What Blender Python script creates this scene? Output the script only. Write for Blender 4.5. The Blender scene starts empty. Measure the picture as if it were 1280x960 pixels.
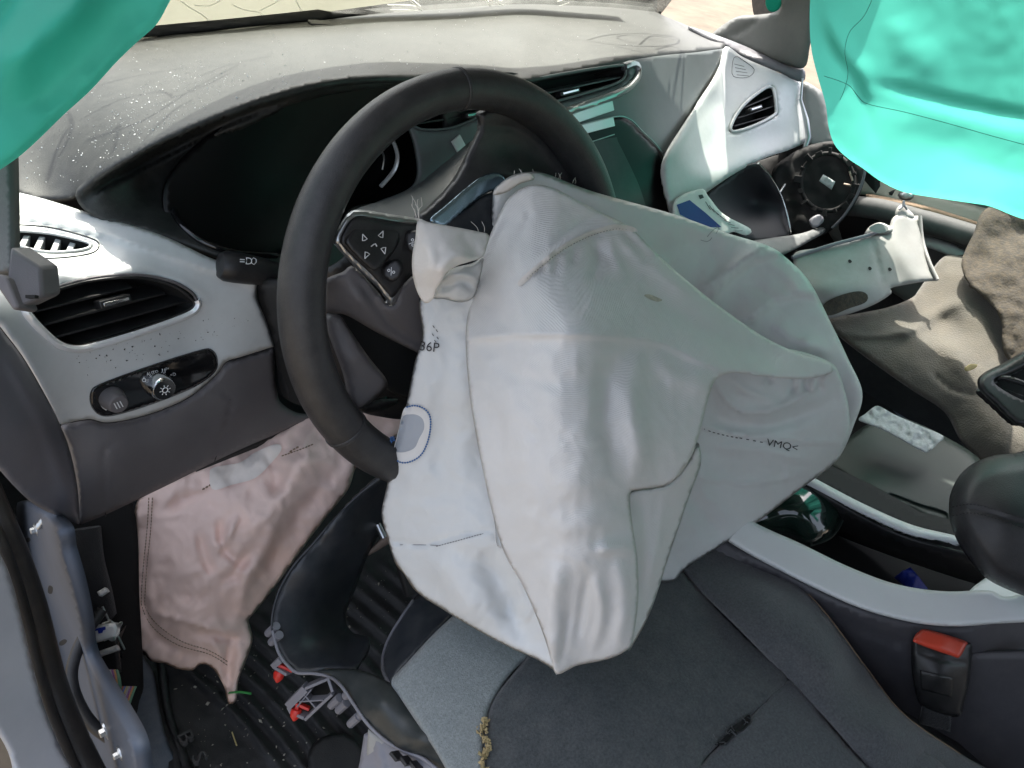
import bpy, bmesh, math, random
import numpy as np
from mathutils import Vector, Matrix, noise, geometry
R_ = math.radians
random.seed(7); rng = np.random.default_rng(7)
sc = bpy.context.scene
COL = sc.collection

# ------------------------------------------------------------------ camera
YAW, PITCH, ROLL, F = R_(47.469), R_(36.483), R_(11.473), 938.9
C = np.array([-.7867, -.4746, .98])
fw = np.array([math.sin(YAW)*math.cos(PITCH), math.cos(YAW)*math.cos(PITCH), -math.sin(PITCH)])
rt = np.cross(fw, [0, 0, 1.]); rt /= np.linalg.norm(rt); up = np.cross(rt, fw)
_c, _s = math.cos(ROLL), math.sin(ROLL)
rt, up = _c*rt+_s*up, -_s*rt+_c*up
cam = bpy.data.cameras.new('camera'); cam.sensor_width = 36; cam.lens = 36*F/1280
cam.clip_start = .02; cam.clip_end = 2000
co = bpy.data.objects.new('camera', cam); COL.objects.link(co)
co.matrix_world = Matrix(((rt[0], up[0], -fw[0], C[0]), (rt[1], up[1], -fw[1], C[1]), (rt[2], up[2], -fw[2], C[2]), (0, 0, 0, 1)))
sc.camera = co
cam.dof.use_dof = False

# ------------------------------------------------------------------ light
SUN = np.array([.35, .42, .84]); SUN /= np.linalg.norm(SUN)
elev = math.asin(SUN[2]); azim = math.atan2(SUN[0], SUN[1])
w = bpy.data.worlds.new('World'); sc.world = w; w.use_nodes = True
nt = w.node_tree
sky = nt.nodes.new('ShaderNodeTexSky'); sky.sky_type = 'NISHITA'; sky.sun_disc = False
sky.sun_elevation = elev; sky.sun_rotation = azim
sky.air_density = 1.0; sky.dust_density = 6.0; sky.ozone_density = 1.0
bg = nt.nodes['Background']; bg.inputs['Strength'].default_value = .15
hz = nt.nodes.new('ShaderNodeHueSaturation'); hz.inputs['Saturation'].default_value = .55
nt.links.new(sky.outputs[0], hz.inputs['Color']); nt.links.new(hz.outputs[0], bg.inputs['Color'])
sl = bpy.data.lights.new('sun', 'SUN'); sl.energy = 3.2; sl.angle = R_(.53); sl.color = (1, .95, .86)
so = bpy.data.objects.new('sun', sl); COL.objects.link(so)
so.rotation_euler = Vector(SUN).to_track_quat('Z', 'Y').to_euler()
vs = sc.view_settings
vs.view_transform = 'Standard'; vs.look = 'None'; vs.gamma = 1; vs.use_curve_mapping = False
vs.exposure = 1.8
sc.cycles.max_bounces = 10; sc.cycles.diffuse_bounces = 6; sc.cycles.transparent_max_bounces = 12
sc.cycles.use_denoising = True
sc.cycles.sample_clamp_indirect = 8

# ------------------------------------------------------------------ maths
def rays(P):
    P = np.asarray(P, float).reshape(-1, 2)
    return fw+np.outer((P[:, 0]-640)/F, rt)-np.outer((P[:, 1]-480)/F, up)
W_TILT = R_(19.53); W_C = np.array([-.3716, -.0274, .6272]); W_N = np.array([0, -math.cos(W_TILT), math.sin(W_TILT)])
def dep(px, py, s):
    """distance of a point: a number, or a plane of the car ('x.3', 'y-.1', 'z.5'), or 'w.01' = off the wheel plane"""
    if not isinstance(s, str): return float(s)
    q = rays((px, py))[0]; v = float(s[1:])
    if s[0] == 'w': return ((W_C+W_N*v-C)@W_N)/(q@W_N)
    i = 'xyz'.index(s[0]); return (v-C[i])/q[i]
def at(px, py, s): return C+rays((px, py))[0]*dep(px, py, s)
def unproj(P, d): return C+rays(P)*np.asarray(d)[:, None]
def cr(pts, closed=False, n=8):
    """Catmull-Rom through points; a point given twice is a corner"""
    P = np.asarray(pts, float); m = len(P); out = []
    for i in range(m if closed else m-1):
        g = lambda k: P[k % m] if closed else P[min(max(k, 0), m-1)]
        p0, p1, p2, p3 = g(i-1), g(i), g(i+1), g(i+2)
        if np.allclose(p1, p2): continue
        if np.allclose(p0, p1): p0 = 2*p1-p2 if False else p1
        t = np.linspace(0, 1, n, endpoint=False)[:, None]
        out.append(.5*((2*p1)+(p2-p0)*t+(2*p0-5*p1+4*p2-p3)*t*t+(-p0+3*p1-3*p2+p3)*t**3))
    if not closed: out.append(P[-1:])
    return np.concatenate(out)
def resample(P, step, closed=False):
    P = np.asarray(P, float)
    if closed: P = np.vstack([P, P[:1]])
    L = np.r_[0, np.cumsum(np.linalg.norm(np.diff(P, axis=0), axis=1))]
    n = max(3 if closed else 1, int(round(L[-1]/step)))
    t = np.linspace(0, L[-1], n+1)
    Q = np.stack([np.interp(t, L, P[:, k]) for k in range(P.shape[1])], 1)
    return Q[:-1] if closed else Q
def seg_dist(P, L):
    """distance to polyline, signed side (+ = left of its direction as seen in the picture), position along 0..1"""
    P = np.asarray(P, float); L = np.asarray(L, float)
    best = np.full(len(P), 1e9); side = np.zeros(len(P)); tt = np.zeros(len(P))
    sl_ = np.linalg.norm(np.diff(L, axis=0), axis=1); cum = np.r_[0, np.cumsum(sl_)]
    for i in range(len(L)-1):
        a, b = L[i], L[i+1]; ab = b-a; l2 = ab@ab
        if l2 < 1e-12: continue
        t = np.clip(((P-a)@ab)/l2, 0, 1); d = P-(a+t[:, None]*ab); D = np.sqrt((d*d).sum(1))
        m = D < best
        best[m] = D[m]; side[m] = np.sign(ab[0]*(P[m, 1]-a[1])-ab[1]*(P[m, 0]-a[0])); tt[m] = (cum[i]+t[m]*sl_[i])/cum[-1]
    return best, -side, tt
def inside(P, L):
    x, y = P[:, 0], P[:, 1]; r = np.zeros(len(P), bool); j = len(L)-1
    for i in range(len(L)):
        xi, yi = L[i]; xj, yj = L[j]
        if yi != yj:
            r ^= ((yi > y) != (yj > y)) & (x < (xj-xi)*(y-yi)/(yj-yi)+xi)
        j = i
    return r
class TPS:
    """thin-plate spline of 1/distance: a plane in space stays an exact plane"""
    def __init__(s, pts, lam=1e-7):
        P = np.array([p[:2] for p in pts], float)/640; v = 1/np.array([dep(*p[:3]) for p in pts])
        s.P = P; n = len(P); s.n = n
        if n == 1: s.const = v[0]; return
        s.const = None
        K = s.k(P, P)+lam*np.eye(n)
        if n < 4:
            A = np.c_[np.ones(n), P]; s.w = np.zeros(n); s.a = np.linalg.lstsq(A, v, rcond=None)[0]; return
        Q = np.c_[np.ones(n), P]; M = np.block([[K, Q], [Q.T, np.zeros((3, 3))]])
        z = np.linalg.lstsq(M, np.r_[v, 0, 0, 0], rcond=None)[0]; s.w = z[:n]; s.a = z[n:]
    def k(s, A, B):
        r2 = ((A[:, None]-B[None])**2).sum(2); return .5*r2*np.log(r2+1e-12)
    def __call__(s, P):
        P = np.asarray(P, float).reshape(-1, 2)/640
        if s.const is not None: return np.full(len(P), 1/s.const)
        v = s.a[0]+P@s.a[1:]
        if np.any(s.w): v = v+s.k(P, s.P)@s.w
        return 1/v

# ------------------------------------------------------------------ objects
def thing(name, label, cat, loc=(0, 0, 0), group=None):
    o = bpy.data.objects.new(name, None); o.empty_display_size = .05; COL.objects.link(o); o.location = loc
    o['label'] = label; o['category'] = cat
    if group: o['group'] = group
    return o
def tag(o, label=None, cat=None, kind=None, group=None):
    for k, v in (('label', label), ('category', cat), ('kind', kind), ('group', group)):
        if v: o[k] = v
    return o
def link(name, me, mat, parent=None, smooth=True, sharp=None):
    if mat and not me.materials: me.materials.append(mat)
    if smooth:
        me.polygons.foreach_set('use_smooth', [True]*len(me.polygons))
        if sharp: me.set_sharp_from_angle(angle=R_(sharp))
    o = bpy.data.objects.new(name, me); COL.objects.link(o)
    if parent:
        o.parent = parent
        b = Vector((0, 0, 0)); p = parent
        while p: b += p.location; p = p.parent
        o.location = -b
    return o
def from_py(name, V, Fc, mat, parent=None, smooth=True, sharp=None):
    me = bpy.data.meshes.new(name); me.from_pydata([tuple(v) for v in V], [], [tuple(f) for f in Fc]); me.update()
    return link(name, me, mat, parent, smooth, sharp)
class Sheet:
    """a curved surface over an outline, at its own distance in the car; thick = solid sheet, pillow = closed inflated bag"""
    def __init__(s, name, outline, ctrl, mat, parent=None, res=5, thick=.003, holes=(), creases=(), rough=None, roll=None,
                 pillow=None, corners=False, fn=None, sharp=None, build=True, edge=None):
        base = [(p[0], p[1]) for p in outline]
        C_ = [p for p in outline if len(p) > 2]+list(ctrl)
        seen = {}
        for p in C_: seen[(p[0], p[1])] = p
        s.tps = TPS(list(seen.values())); s.creases = []
        for c in creases:
            L = cr(c[0], False, 6); s.creases.append((L,)+tuple(c[1:]))
        s.roll = roll; s.rough = rough; s.fn = fn
        L = np.array(base, float) if corners else cr(base, True, 8)
        s.out = resample(L, res, True) if not corners else s._seg(L, res)
        s.holes = [resample(cr(h, True, 8), res*.8, True) for h in holes]
        if not build: return
        lo, hi = s.out.min(0), s.out.max(0)
        gx = np.arange(lo[0], hi[0]+res, res); gy = np.arange(lo[1], hi[1]+res, res*.866)
        G = np.array([(x+(res/2 if j % 2 else 0), y) for j, y in enumerate(gy) for x in gx])
        G = G+rng.normal(0, res*.04, G.shape)
        m = inside(G, s.out); G = G[m]
        d = seg_dist(G, np.vstack([s.out, s.out[:1]]))[0]; G = G[d > res*.55]
        for h in s.holes:
            G = G[~inside(G, h)]
            if len(G): G = G[seg_dist(G, np.vstack([h, h[:1]]))[0] > res*.5]
        V = np.vstack([s.out]+s.holes+[G]); E = []; k = 0
        for L_ in [s.out]+s.holes:
            n = len(L_); E += [(k+i, k+(i+1) % n) for i in range(n)]; k += n
        r = geometry.delaunay_2d_cdt([Vector(v) for v in V], E, [], 1, 1e-4)
        P = np.array([tuple(v) for v in r[0]]); Fc = r[2]
        if s.holes:
            cen = np.array([P[list(f)].mean(0) for f in Fc]); keep = np.ones(len(Fc), bool)
            for h in s.holes: keep &= ~inside(cen, h)
            Fc = [f for f, q in zip(Fc, keep) if q]
        s.P2 = P; D = s.depth(P); X = unproj(P, D)
        # faces look at the camera
        f0 = Fc[0]; nrm = np.cross(X[f0[1]]-X[f0[0]], X[f0[2]]-X[f0[0]])
        if nrm@(X[f0[0]]-C) > 0: Fc = [tuple(reversed(f)) for f in Fc]
        s.X = X; s.F = Fc
        if pillow:
            b = seg_dist(P, np.vstack([s.out, s.out[:1]]))[0]
            n0 = len(s.out); ed = b < 1e-3
            t = pillow*(1-np.exp(-b/45.)); D2 = D+t
            n_ = np.array([noise.noise(Vector((p[0]*.02, p[1]*.02, 7.))) for p in P]); D2 = D2+t*.25*n_
            X2 = unproj(P, D2); idx = np.arange(len(P)); k = len(P); ext = []
            for i in range(len(P)):
                if not ed[i]: idx[i] = k; k += 1; ext.append(i)
            X = np.vstack([X, X2[ext]]) if ext else X
            Fc = list(Fc)+[tuple(int(idx[v]) for v in reversed(f)) for f in Fc]
        s.obj = from_py(name, X, Fc, mat, parent, True, sharp)
        if thick and not pillow:
            md = s.obj.modifiers.new('thickness', 'SOLIDIFY'); md.thickness = thick; md.offset = -1; md.use_even_offset = False
    def _seg(s, L, res):
        out = []
        for i in range(len(L)):
            a, b = L[i], L[(i+1) % len(L)]; n = max(1, int(np.linalg.norm(b-a)/res))
            out += [a+(b-a)*t for t in np.linspace(0, 1, n, endpoint=False)]
        return np.array(out)
    def depth(s, P):
        P = np.asarray(P, float).reshape(-1, 2); D = s.tps(P)
        for c in s.creases:
            L, amp, wd = c[:3]; kind = c[3] if len(c) > 3 else 'r'
            b, sd, t = seg_dist(P, L); tp = np.clip(np.minimum(t, 1-t)*4+.12, 0, 1)**.7
            if kind == 'r': g = np.exp(-b/wd)
            elif kind == 'g': g = np.exp(-(b/wd)**2)
            elif kind == 'l': g = np.exp(-b/wd)*(sd > 0)*np.clip(b/3., 0, 1) if False else np.exp(-b/wd)*(sd > 0)
            elif kind == 'R': g = np.exp(-b/wd)*np.where(sd > 0, 1, np.exp(-b/(wd*.25)))
            else: g = np.exp(-b/wd)
            if kind in 'lR' and len(c) > 4: tp = np.ones_like(t)
            D = D-amp*tp*g
        if s.rough:
            a, f = s.rough[:2]; z = s.rough[2] if len(s.rough) > 2 else 0.
            D = D-a*np.array([noise.fractal(Vector((p[0]*f, p[1]*f, z)), .9, 2.1, 3) for p in P])
            if len(s.rough) > 3: D = D+s.rough[3]*np.array([abs(noise.noise(Vector((p[0]*f*2.6, p[1]*f*2.1, z+3.)))) + .6*abs(noise.noise(Vector((p[0]*f*5.3, p[1]*f*4.1, z+9.)))) for p in P])
        if s.roll:
            wd, h = s.roll; b = seg_dist(P, np.vstack([s.out, s.out[:1]]))[0]
            q = np.clip(b/wd, 0, 1); D = D+h*(1-np.sqrt(np.clip(1-(1-q)**2, 0, 1)))
        if s.fn: D = D+s.fn(P)
        return D
    def on(s, P, off=0.):
        P = np.asarray(P, float).reshape(-1, 2); return unproj(P, s.depth(P)-off)
    def normal(s, px, py, e=3.):
        a, b, c = s.on([(px, py), (px+e, py), (px, py+e)]); n = np.cross(b-a, c-a); n /= np.linalg.norm(n)
        return n if n@(C-a) > 0 else -n
def tube(name, pts, r, mat, parent=None, closed=False, n=8, sharp=None, flat=1.):
    P = np.asarray(pts, float); m = len(P); r = np.broadcast_to(np.asarray(r, float), (m,))
    T = np.gradient(P, axis=0) if not closed else np.roll(P, -1, 0)-np.roll(P, 1, 0)
    T /= np.linalg.norm(T, axis=1)[:, None]+1e-12
    a = np.cross(T[0], [0, 0, 1.]);
    if np.linalg.norm(a) < .1: a = np.cross(T[0], [1., 0, 0])
    a /= np.linalg.norm(a); V = []
    for i in range(m):
        a = a-T[i]*(a@T[i]); a /= np.linalg.norm(a); b = np.cross(T[i], a)
        for k in range(n):
            q = 2*math.pi*k/n; V.append(P[i]+r[i]*(math.cos(q)*a+flat*math.sin(q)*b))
    Fc = []
    for i in range(m if closed else m-1):
        for k in range(n):
            i2 = (i+1) % m; Fc.append((i*n+k, i*n+(k+1) % n, i2*n+(k+1) % n, i2*n+k))
    if not closed: Fc += [tuple(reversed(range(n))), tuple((m-1)*n+k for k in range(n))]
    return from_py(name, V, Fc, mat, parent, True, sharp or 60)
def band(name, pts, a_vec, wd, th, mat, parent=None, bev=.001):
    """a bar of rectangular section along pts; a_vec = the wide direction"""
    P = np.asarray(pts, float); T = np.gradient(P, axis=0); T /= np.linalg.norm(T, axis=1)[:, None]; V = []
    a0 = np.asarray(a_vec, float); m = len(P)
    for i in range(m):
        a = a0-T[i]*(a0@T[i]); a /= np.linalg.norm(a); b = np.cross(T[i], a)
        for u, v in ((1, 1), (-1, 1), (-1, -1), (1, -1)): V.append(P[i]+a*wd/2*u+b*th/2*v)
    Fc = [(i*4+k, i*4+(k+1) % 4, (i+1)*4+(k+1) % 4, (i+1)*4+k) for i in range(m-1) for k in range(4)]
    Fc += [(3, 2, 1, 0), tuple((m-1)*4+k for k in range(4))]
    o = from_py(name, V, Fc, mat, parent, True, 40)
    if bev:
        md = o.modifiers.new('bevel', 'BEVEL'); md.width = bev; md.segments = 2; md.limit_method = 'ANGLE'
    return o
def lathe(name, p0, axis, prof, mat, parent=None, n=32, sharp=35):
    p0 = np.asarray(p0, float); ax = np.asarray(axis, float); ax /= np.linalg.norm(ax)
    a = np.cross(ax, [0, 0, 1.]);
    if np.linalg.norm(a) < .1: a = np.cross(ax, [1., 0, 0])
    a /= np.linalg.norm(a); b = np.cross(ax, a); V = []; Fc = []
    for t, r in prof:
        for k in range(n):
            q = 2*math.pi*k/n; V.append(p0+ax*t+r*(math.cos(q)*a+math.sin(q)*b))
    for i in range(len(prof)-1):
        for k in range(n): Fc.append((i*n+k, i*n+(k+1) % n, (i+1)*n+(k+1) % n, (i+1)*n+k))
    Fc += [tuple(reversed(range(n))), tuple((len(prof)-1)*n+k for k in range(n))]
    return from_py(name, V, Fc, mat, parent, True, sharp)
def box(name, c, ax, ay, az, mat, parent=None, bev=.002, seg=2):
    """solid box: centre and three half-axes"""
    c, ax, ay, az = (np.asarray(v, float) for v in (c, ax, ay, az))
    V = [c+i*ax+j*ay+k*az for i in (-1, 1) for j in (-1, 1) for k in (-1, 1)]
    Fc = [(0, 1, 3, 2), (4, 6, 7, 5), (0, 4, 5, 1), (2, 3, 7, 6), (0, 2, 6, 4), (1, 5, 7, 3)]
    if np.cross(ax, ay)@az < 0: Fc = [tuple(reversed(f)) for f in Fc]
    o = from_py(name, V, Fc, mat, parent, True, 40)
    if bev:
        md = o.modifiers.new('bevel', 'BEVEL'); md.width = bev; md.segments = seg
    return o
def prism(name, quad, depth_vec, mat, parent=None, bev=.0015):
    """front polygon in space pushed back along depth_vec"""
    Q = [np.asarray(q, float) for q in quad]; n = len(Q); dv = np.asarray(depth_vec, float)
    V = Q+[q+dv for q in Q]; nr = np.zeros(3)
    for i in range(n): nr += np.cross(Q[i], Q[(i+1) % n])
    Fc = [tuple(range(n)), tuple(reversed(range(n, 2*n)))]+[(i, i+n, (i+1) % n+n, (i+1) % n) for i in range(n)]
    if nr@dv > 0: Fc = [tuple(reversed(f)) for f in Fc]
    o = from_py(name, V, Fc, mat, parent, True, 40)
    if bev:
        md = o.modifiers.new('bevel', 'BEVEL'); md.width = bev; md.segments = 2; md.limit_method = 'ANGLE'
    return o
def text_on(name, txt, px, py, h, ang, sheet, mat, parent=None, off=.0006, mirror=False, squash=1.):
    """lettering laid on a surface"""
    cu = bpy.data.curves.new('t', 'FONT'); cu.body = txt; cu.size = 1; cu.resolution_u = 3
    ob = bpy.data.objects.new('t', cu); COL.objects.link(ob)
    bpy.context.view_layer.update()
    me = bpy.data.meshes.new_from_object(ob.evaluated_get(bpy.context.evaluated_depsgraph_get()))
    bpy.data.objects.remove(ob); V = np.array([tuple(v.co) for v in me.vertices]); Fc = [tuple(p.vertices) for p in me.polygons]
    if not len(V): return
    V[:, 0] -= V[:, 0].mean(); V[:, 1] -= .35
    if mirror: V[:, 0] *= -1
    ca, sa = math.cos(R_(ang)), math.sin(R_(ang)); x, y = V[:, 0]*h*1.4*squash, -V[:, 1]*h*1.4
    P = np.c_[px+x*ca-y*sa, py+x*sa+y*ca]
    return from_py(name, sheet.on(P, off), Fc, mat, parent, False)
def stroke_on(name, pts, sheet, r, mat, parent=None, off=.0004, closed=False, smooth=True, flat=1.):
    P = cr(pts, closed, 6) if smooth else np.asarray(pts, float)
    P = resample(P, 4, closed)
    return tube(name, sheet.on(P, off), r, mat, parent, closed, 6, flat=flat)
def dashes_on(name, pts, sheet, r, mat, parent=None, step=5, duty=.62, off=.0006, closed=False):
    """a line of stitches, one part"""
    P = resample(cr(pts, closed, 8), step, closed); V = []; Fc = []
    for i in range(len(P)-1):
        a, b = P[i], P[i]+(P[i+1]-P[i])*duty; A, B = sheet.on([a, b], off); T = B-A; L = np.linalg.norm(T)
        if L < 1e-6: continue
        T /= L; n = C-A; n /= np.linalg.norm(n); u = np.cross(T, n); u /= np.linalg.norm(u); n = np.cross(u, T); k = len(V)
        for q, s_ in ((A, .5), (A+T*L*.5, 1.), (B, .5)):
            V += [q+u*r*s_, q+n*r*s_, q-u*r*s_]
        for j in (0, 3): Fc += [(k+j, k+j+3, k+j+4, k+j+1), (k+j+1, k+j+4, k+j+5, k+j+2)]
        Fc += [(k, k+1, k+2), (k+6, k+8, k+7)]
    return from_py(name, V, Fc, mat, parent, True)

def build_overlay(name, outline, sheet, m, parent, off=.0012, res=3, corners=False, thick=0, holes=(), roll=None):
    L = np.array(outline, float) if corners else cr(outline, True, 8)
    lo = L.mean(0); ctrl = [(float(lo[0]), float(lo[1]), float(sheet.depth([lo])[0]))]
    return Sheet(name, outline, ctrl, m, parent, res, thick, holes=holes, corners=corners, roll=roll, fn=lambda P: sheet.depth(P)-off-ctrl[0][2])

def chip(V, Fc, p, s, n_=None):
    k = len(V); a = rng.normal(0, 1, 3); a /= np.linalg.norm(a); b = np.cross(a, rng.normal(0, 1, 3)); b /= np.linalg.norm(b); c = np.cross(a, b)
    a, b, c = a*s*rng.uniform(.6, 1.6), b*s*rng.uniform(.4, 1), c*s*rng.uniform(.2, .6)
    for q in (a, b, -a*.8+c, -b+c*.3, c*1.2, -c): V.append(p+q)
    for f in ((0, 1, 4), (1, 2, 4), (2, 3, 4), (3, 0, 4), (1, 0, 5), (2, 1, 5), (3, 2, 5), (0, 3, 5)): Fc.append(tuple(k+i for i in f))

# ------------------------------------------------------------------ materials
def mat(name, col, rough=.5, metal=0., var=.12, vscale=9., bump=0., bscale=400., dust=0., dcol=(.42, .41, .38), spec=.5, coat=0., sheen=0., dscale=30.):
    m = bpy.data.materials.new(name); m.use_nodes = True; t = m.node_tree; N, Lk = t.nodes, t.links
    b = N['Principled BSDF']; tc = N.new('ShaderNodeTexCoord')
    b.inputs['Roughness'].default_value = rough; b.inputs['Metallic'].default_value = metal
    b.inputs['Specular IOR Level'].default_value = spec; b.inputs['Coat Weight'].default_value = coat
    b.inputs['Sheen Weight'].default_value = sheen; b.inputs['Coat Roughness'].default_value = .08
    n = N.new('ShaderNodeTexNoise'); n.inputs['Scale'].default_value = vscale; n.inputs['Detail'].default_value = 6; n.inputs['Roughness'].default_value = .65
    Lk.new(tc.outputs['Object'], n.inputs['Vector'])
    mx = N.new('ShaderNodeMix'); mx.data_type = 'RGBA'
    lo = [c*(1-var) for c in col]; hi = [min(1, c*(1+var)) for c in col]
    mx.inputs['A'].default_value = (*lo, 1); mx.inputs['B'].default_value = (*hi, 1)
    mr = N.new('ShaderNodeMapRange'); mr.inputs['From Min'].default_value = .3; mr.inputs['From Max'].default_value = .7
    Lk.new(n.outputs['Fac'], mr.inputs['Value']); Lk.new(mr.outputs['Result'], mx.inputs['Factor'])
    out = mx.outputs['Result']
    if dust:
        n2 = N.new('ShaderNodeTexNoise'); n2.inputs['Scale'].default_value = dscale; n2.inputs['Detail'].default_value = 10; n2.inputs['Roughness'].default_value = .75
        Lk.new(tc.outputs['Object'], n2.inputs['Vector'])
        r2 = N.new('ShaderNodeMapRange'); r2.inputs['From Min'].default_value = .42; r2.inputs['From Max'].default_value = .75; r2.inputs['To Max'].default_value = dust
        Lk.new(n2.outputs['Fac'], r2.inputs['Value'])
        m2 = N.new('ShaderNodeMix'); m2.data_type = 'RGBA'; m2.inputs['B'].default_value = (*dcol, 1)
        Lk.new(out, m2.inputs['A']); Lk.new(r2.outputs['Result'], m2.inputs['Factor']); out = m2.outputs['Result']
        rr = N.new('ShaderNodeMath'); rr.operation = 'MULTIPLY_ADD'; rr.inputs[1].default_value = .5; rr.inputs[2].default_value = rough
        Lk.new(r2.outputs['Result'], rr.inputs[0]); Lk.new(rr.outputs[0], b.inputs['Roughness'])
    Lk.new(out, b.inputs['Base Color'])
    if bump:
        n3 = N.new('ShaderNodeTexNoise'); n3.inputs['Scale'].default_value = bscale; n3.inputs['Detail'].default_value = 3
        Lk.new(tc.outputs['Object'], n3.inputs['Vector'])
        bp = N.new('ShaderNodeBump'); bp.inputs['Strength'].default_value = bump; bp.inputs['Distance'].default_value = .001
        Lk.new(n3.outputs['Fac'], bp.inputs['Height']); Lk.new(bp.outputs['Normal'], b.inputs['Normal'])
    m['bsdf'] = b.name
    return m
def weave(m, scale=900., strength=.25, axis='Z', dist=.0006, wscale=60.):
    """woven ribs over the cloth plus small soft wrinkles"""
    t = m.node_tree; N, Lk = t.nodes, t.links; b = N['Principled BSDF']; tc = N.new('ShaderNodeTexCoord')
    wv = N.new('ShaderNodeTexWave'); wv.bands_direction = axis; wv.inputs['Scale'].default_value = scale; wv.inputs['Distortion'].default_value = 1.5; wv.inputs['Detail'].default_value = 1
    Lk.new(tc.outputs['Object'], wv.inputs['Vector'])
    n = N.new('ShaderNodeTexNoise'); n.inputs['Scale'].default_value = wscale; n.inputs['Detail'].default_value = 5
    Lk.new(tc.outputs['Object'], n.inputs['Vector'])
    b1 = N.new('ShaderNodeBump'); b1.inputs['Strength'].default_value = strength; b1.inputs['Distance'].default_value = dist
    b2 = N.new('ShaderNodeBump'); b2.inputs['Strength'].default_value = .25; b2.inputs['Distance'].default_value = .003
    Lk.new(wv.outputs['Fac'], b1.inputs['Height']); Lk.new(n.outputs['Fac'], b2.inputs['Height']); Lk.new(b2.outputs['Normal'], b1.inputs['Normal'])
    Lk.new(b1.outputs['Normal'], b.inputs['Normal'])
    return m
def cloth_through(m, col, f):
    """thin cloth: part of the light comes through"""
    t = m.node_tree; N, Lk = t.nodes, t.links; b = N['Principled BSDF']; o = N['Material Output']
    tr = N.new('ShaderNodeBsdfTranslucent'); tr.inputs['Color'].default_value = (*col, 1)
    mx = N.new('ShaderNodeMixShader'); mx.inputs['Fac'].default_value = f
    Lk.new(b.outputs[0], mx.inputs[1]); Lk.new(tr.outputs[0], mx.inputs[2]); Lk.new(mx.outputs[0], o.inputs['Surface'])
    return m
M = {}
M['dash'] = mat('dash_plastic', (.021, .023, .022), .5, bump=.22, bscale=900, dust=.07, dscale=60, var=.1)
M['dash2'] = mat('fascia_plastic', (.13, .145, .15), .42, bump=.1, bscale=900, dust=.05)
M['knee'] = mat('grey_lower_plastic', (.115, .108, .112), .55, bump=.18, bscale=1100, dust=.05, var=.06)
M['cap'] = mat('slate_side_cap', (.13, .13, .148), .5, bump=.12, bscale=1100, dust=.06, var=.06)
M['white'] = mat('satin_white_trim', (.56, .585, .585), .36, bump=.04, bscale=900, dust=.14, dcol=(.3, .29, .27), dscale=90, var=.04)
M['white2'] = mat('console_white', (.74, .77, .77), .4, var=.03, dust=.06, dcol=(.4, .39, .36))
M['wallc'] = mat('console_side_plastic', (.062, .06, .068), .5, bump=.15, bscale=1100, dust=.06)
M['black'] = mat('black_plastic', (.014, .014, .015), .42, bump=.1, bscale=1200, dust=.05, dscale=70)
M['gloss'] = mat('gloss_black', (.006, .006, .007), .08, dust=.03, dscale=120, coat=.5)
M['disp'] = mat('display_black', (.004, .004, .0045), .35, spec=.25)
M['screen'] = mat('screen_glass', (.03, .04, .037), .3, spec=.35, dust=.05)
M['void'] = mat('dark_cavity', (.006, .006, .006), .8)  # near-black: the deep shade of gaps and holes is put into the colour
M['chrome'] = mat('chrome_trim', (.72, .74, .75), .16, metal=1., var=.04)
M['satin'] = mat('satin_silver', (.5, .52, .53), .3, metal=.9, var=.05)
M['bright'] = mat('pale_reflection_metal', (.86, .88, .89), .3, metal=.35, var=.03)  # pale and less metallic: a bright sky reflection is put into the colour
M['leather'] = mat('wheel_leather', (.026, .026, .027), .38, bump=.35, bscale=1500, dust=.06, dscale=45, var=.1)
M['leather2'] = mat('armrest_leather', (.03, .03, .033), .45, bump=.35, bscale=900, dust=.05)
M['thread_dark'] = mat('dark_thread', (.03, .03, .032), .8)
M['seam_teal'] = mat('dark_teal_thread', (.01, .12, .1), .8)
M['thread_blue'] = mat('blue_thread', (.05, .14, .34), .8)
M['thread_tan'] = mat('tan_thread', (.25, .17, .11), .8)
M['thread_grey'] = mat('grey_thread', (.2, .2, .21), .8)
M['bag'] = weave(mat('white_airbag_cloth', (.68, .68, .67), .62, var=.04, vscale=14, sheen=.1, dust=.06, dcol=(.45, .42, .38), dscale=18), 330, .35, 'Z')
M['bag2'] = weave(mat('smooth_airbag_cloth', (.63, .645, .64), .55, var=.04, vscale=14, dust=.05, dcol=(.45, .42, .38), dscale=18), 600, .12, 'X')
M['flap'] = weave(mat('cream_airbag_tab', (.66, .63, .59), .7, var=.06, vscale=20), 600, .2, 'X')
M['pink'] = weave(mat('pink_airbag_cloth', (.88, .67, .595), .6, var=.07, vscale=16, dust=.08, dcol=(.4, .3, .22), dscale=16), 700, .18, 'X', wscale=35)
M['teal'] = cloth_through(weave(mat('teal_curtain_cloth', (.02, .45, .34), .6, var=.1, vscale=8), 700, .1, 'Z', wscale=18), (.085, .47, .375), .6)
M['seat_dark'] = mat('charcoal_seat_cloth', (.060, .066, .070), .9, var=.4, vscale=420, bump=.9, bscale=800, dust=.1, dscale=50, sheen=.25)
M['seat_light'] = mat('slate_seat_cloth', (.23, .255, .255), .9, var=.25, vscale=420, bump=.9, bscale=800, dust=.06, sheen=.2)
M['seat_mid'] = mat('bolster_seat_cloth', (.078, .083, .089), .9, var=.35, vscale=420, bump=.9, bscale=800, dust=.07, sheen=.25)
M['foam'] = mat('torn_foam', (.42, .33, .17), .9, bump=.8, bscale=300, var=.35, vscale=60)
M['rubber'] = mat('mat_rubber', (.026, .026, .0265), .55, bump=.4, bscale=700, dust=.22, dcol=(.12, .11, .1), dscale=40)
M['letter'] = mat('letter_rubber', (.05, .05, .05), .5, dust=.1)
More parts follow.
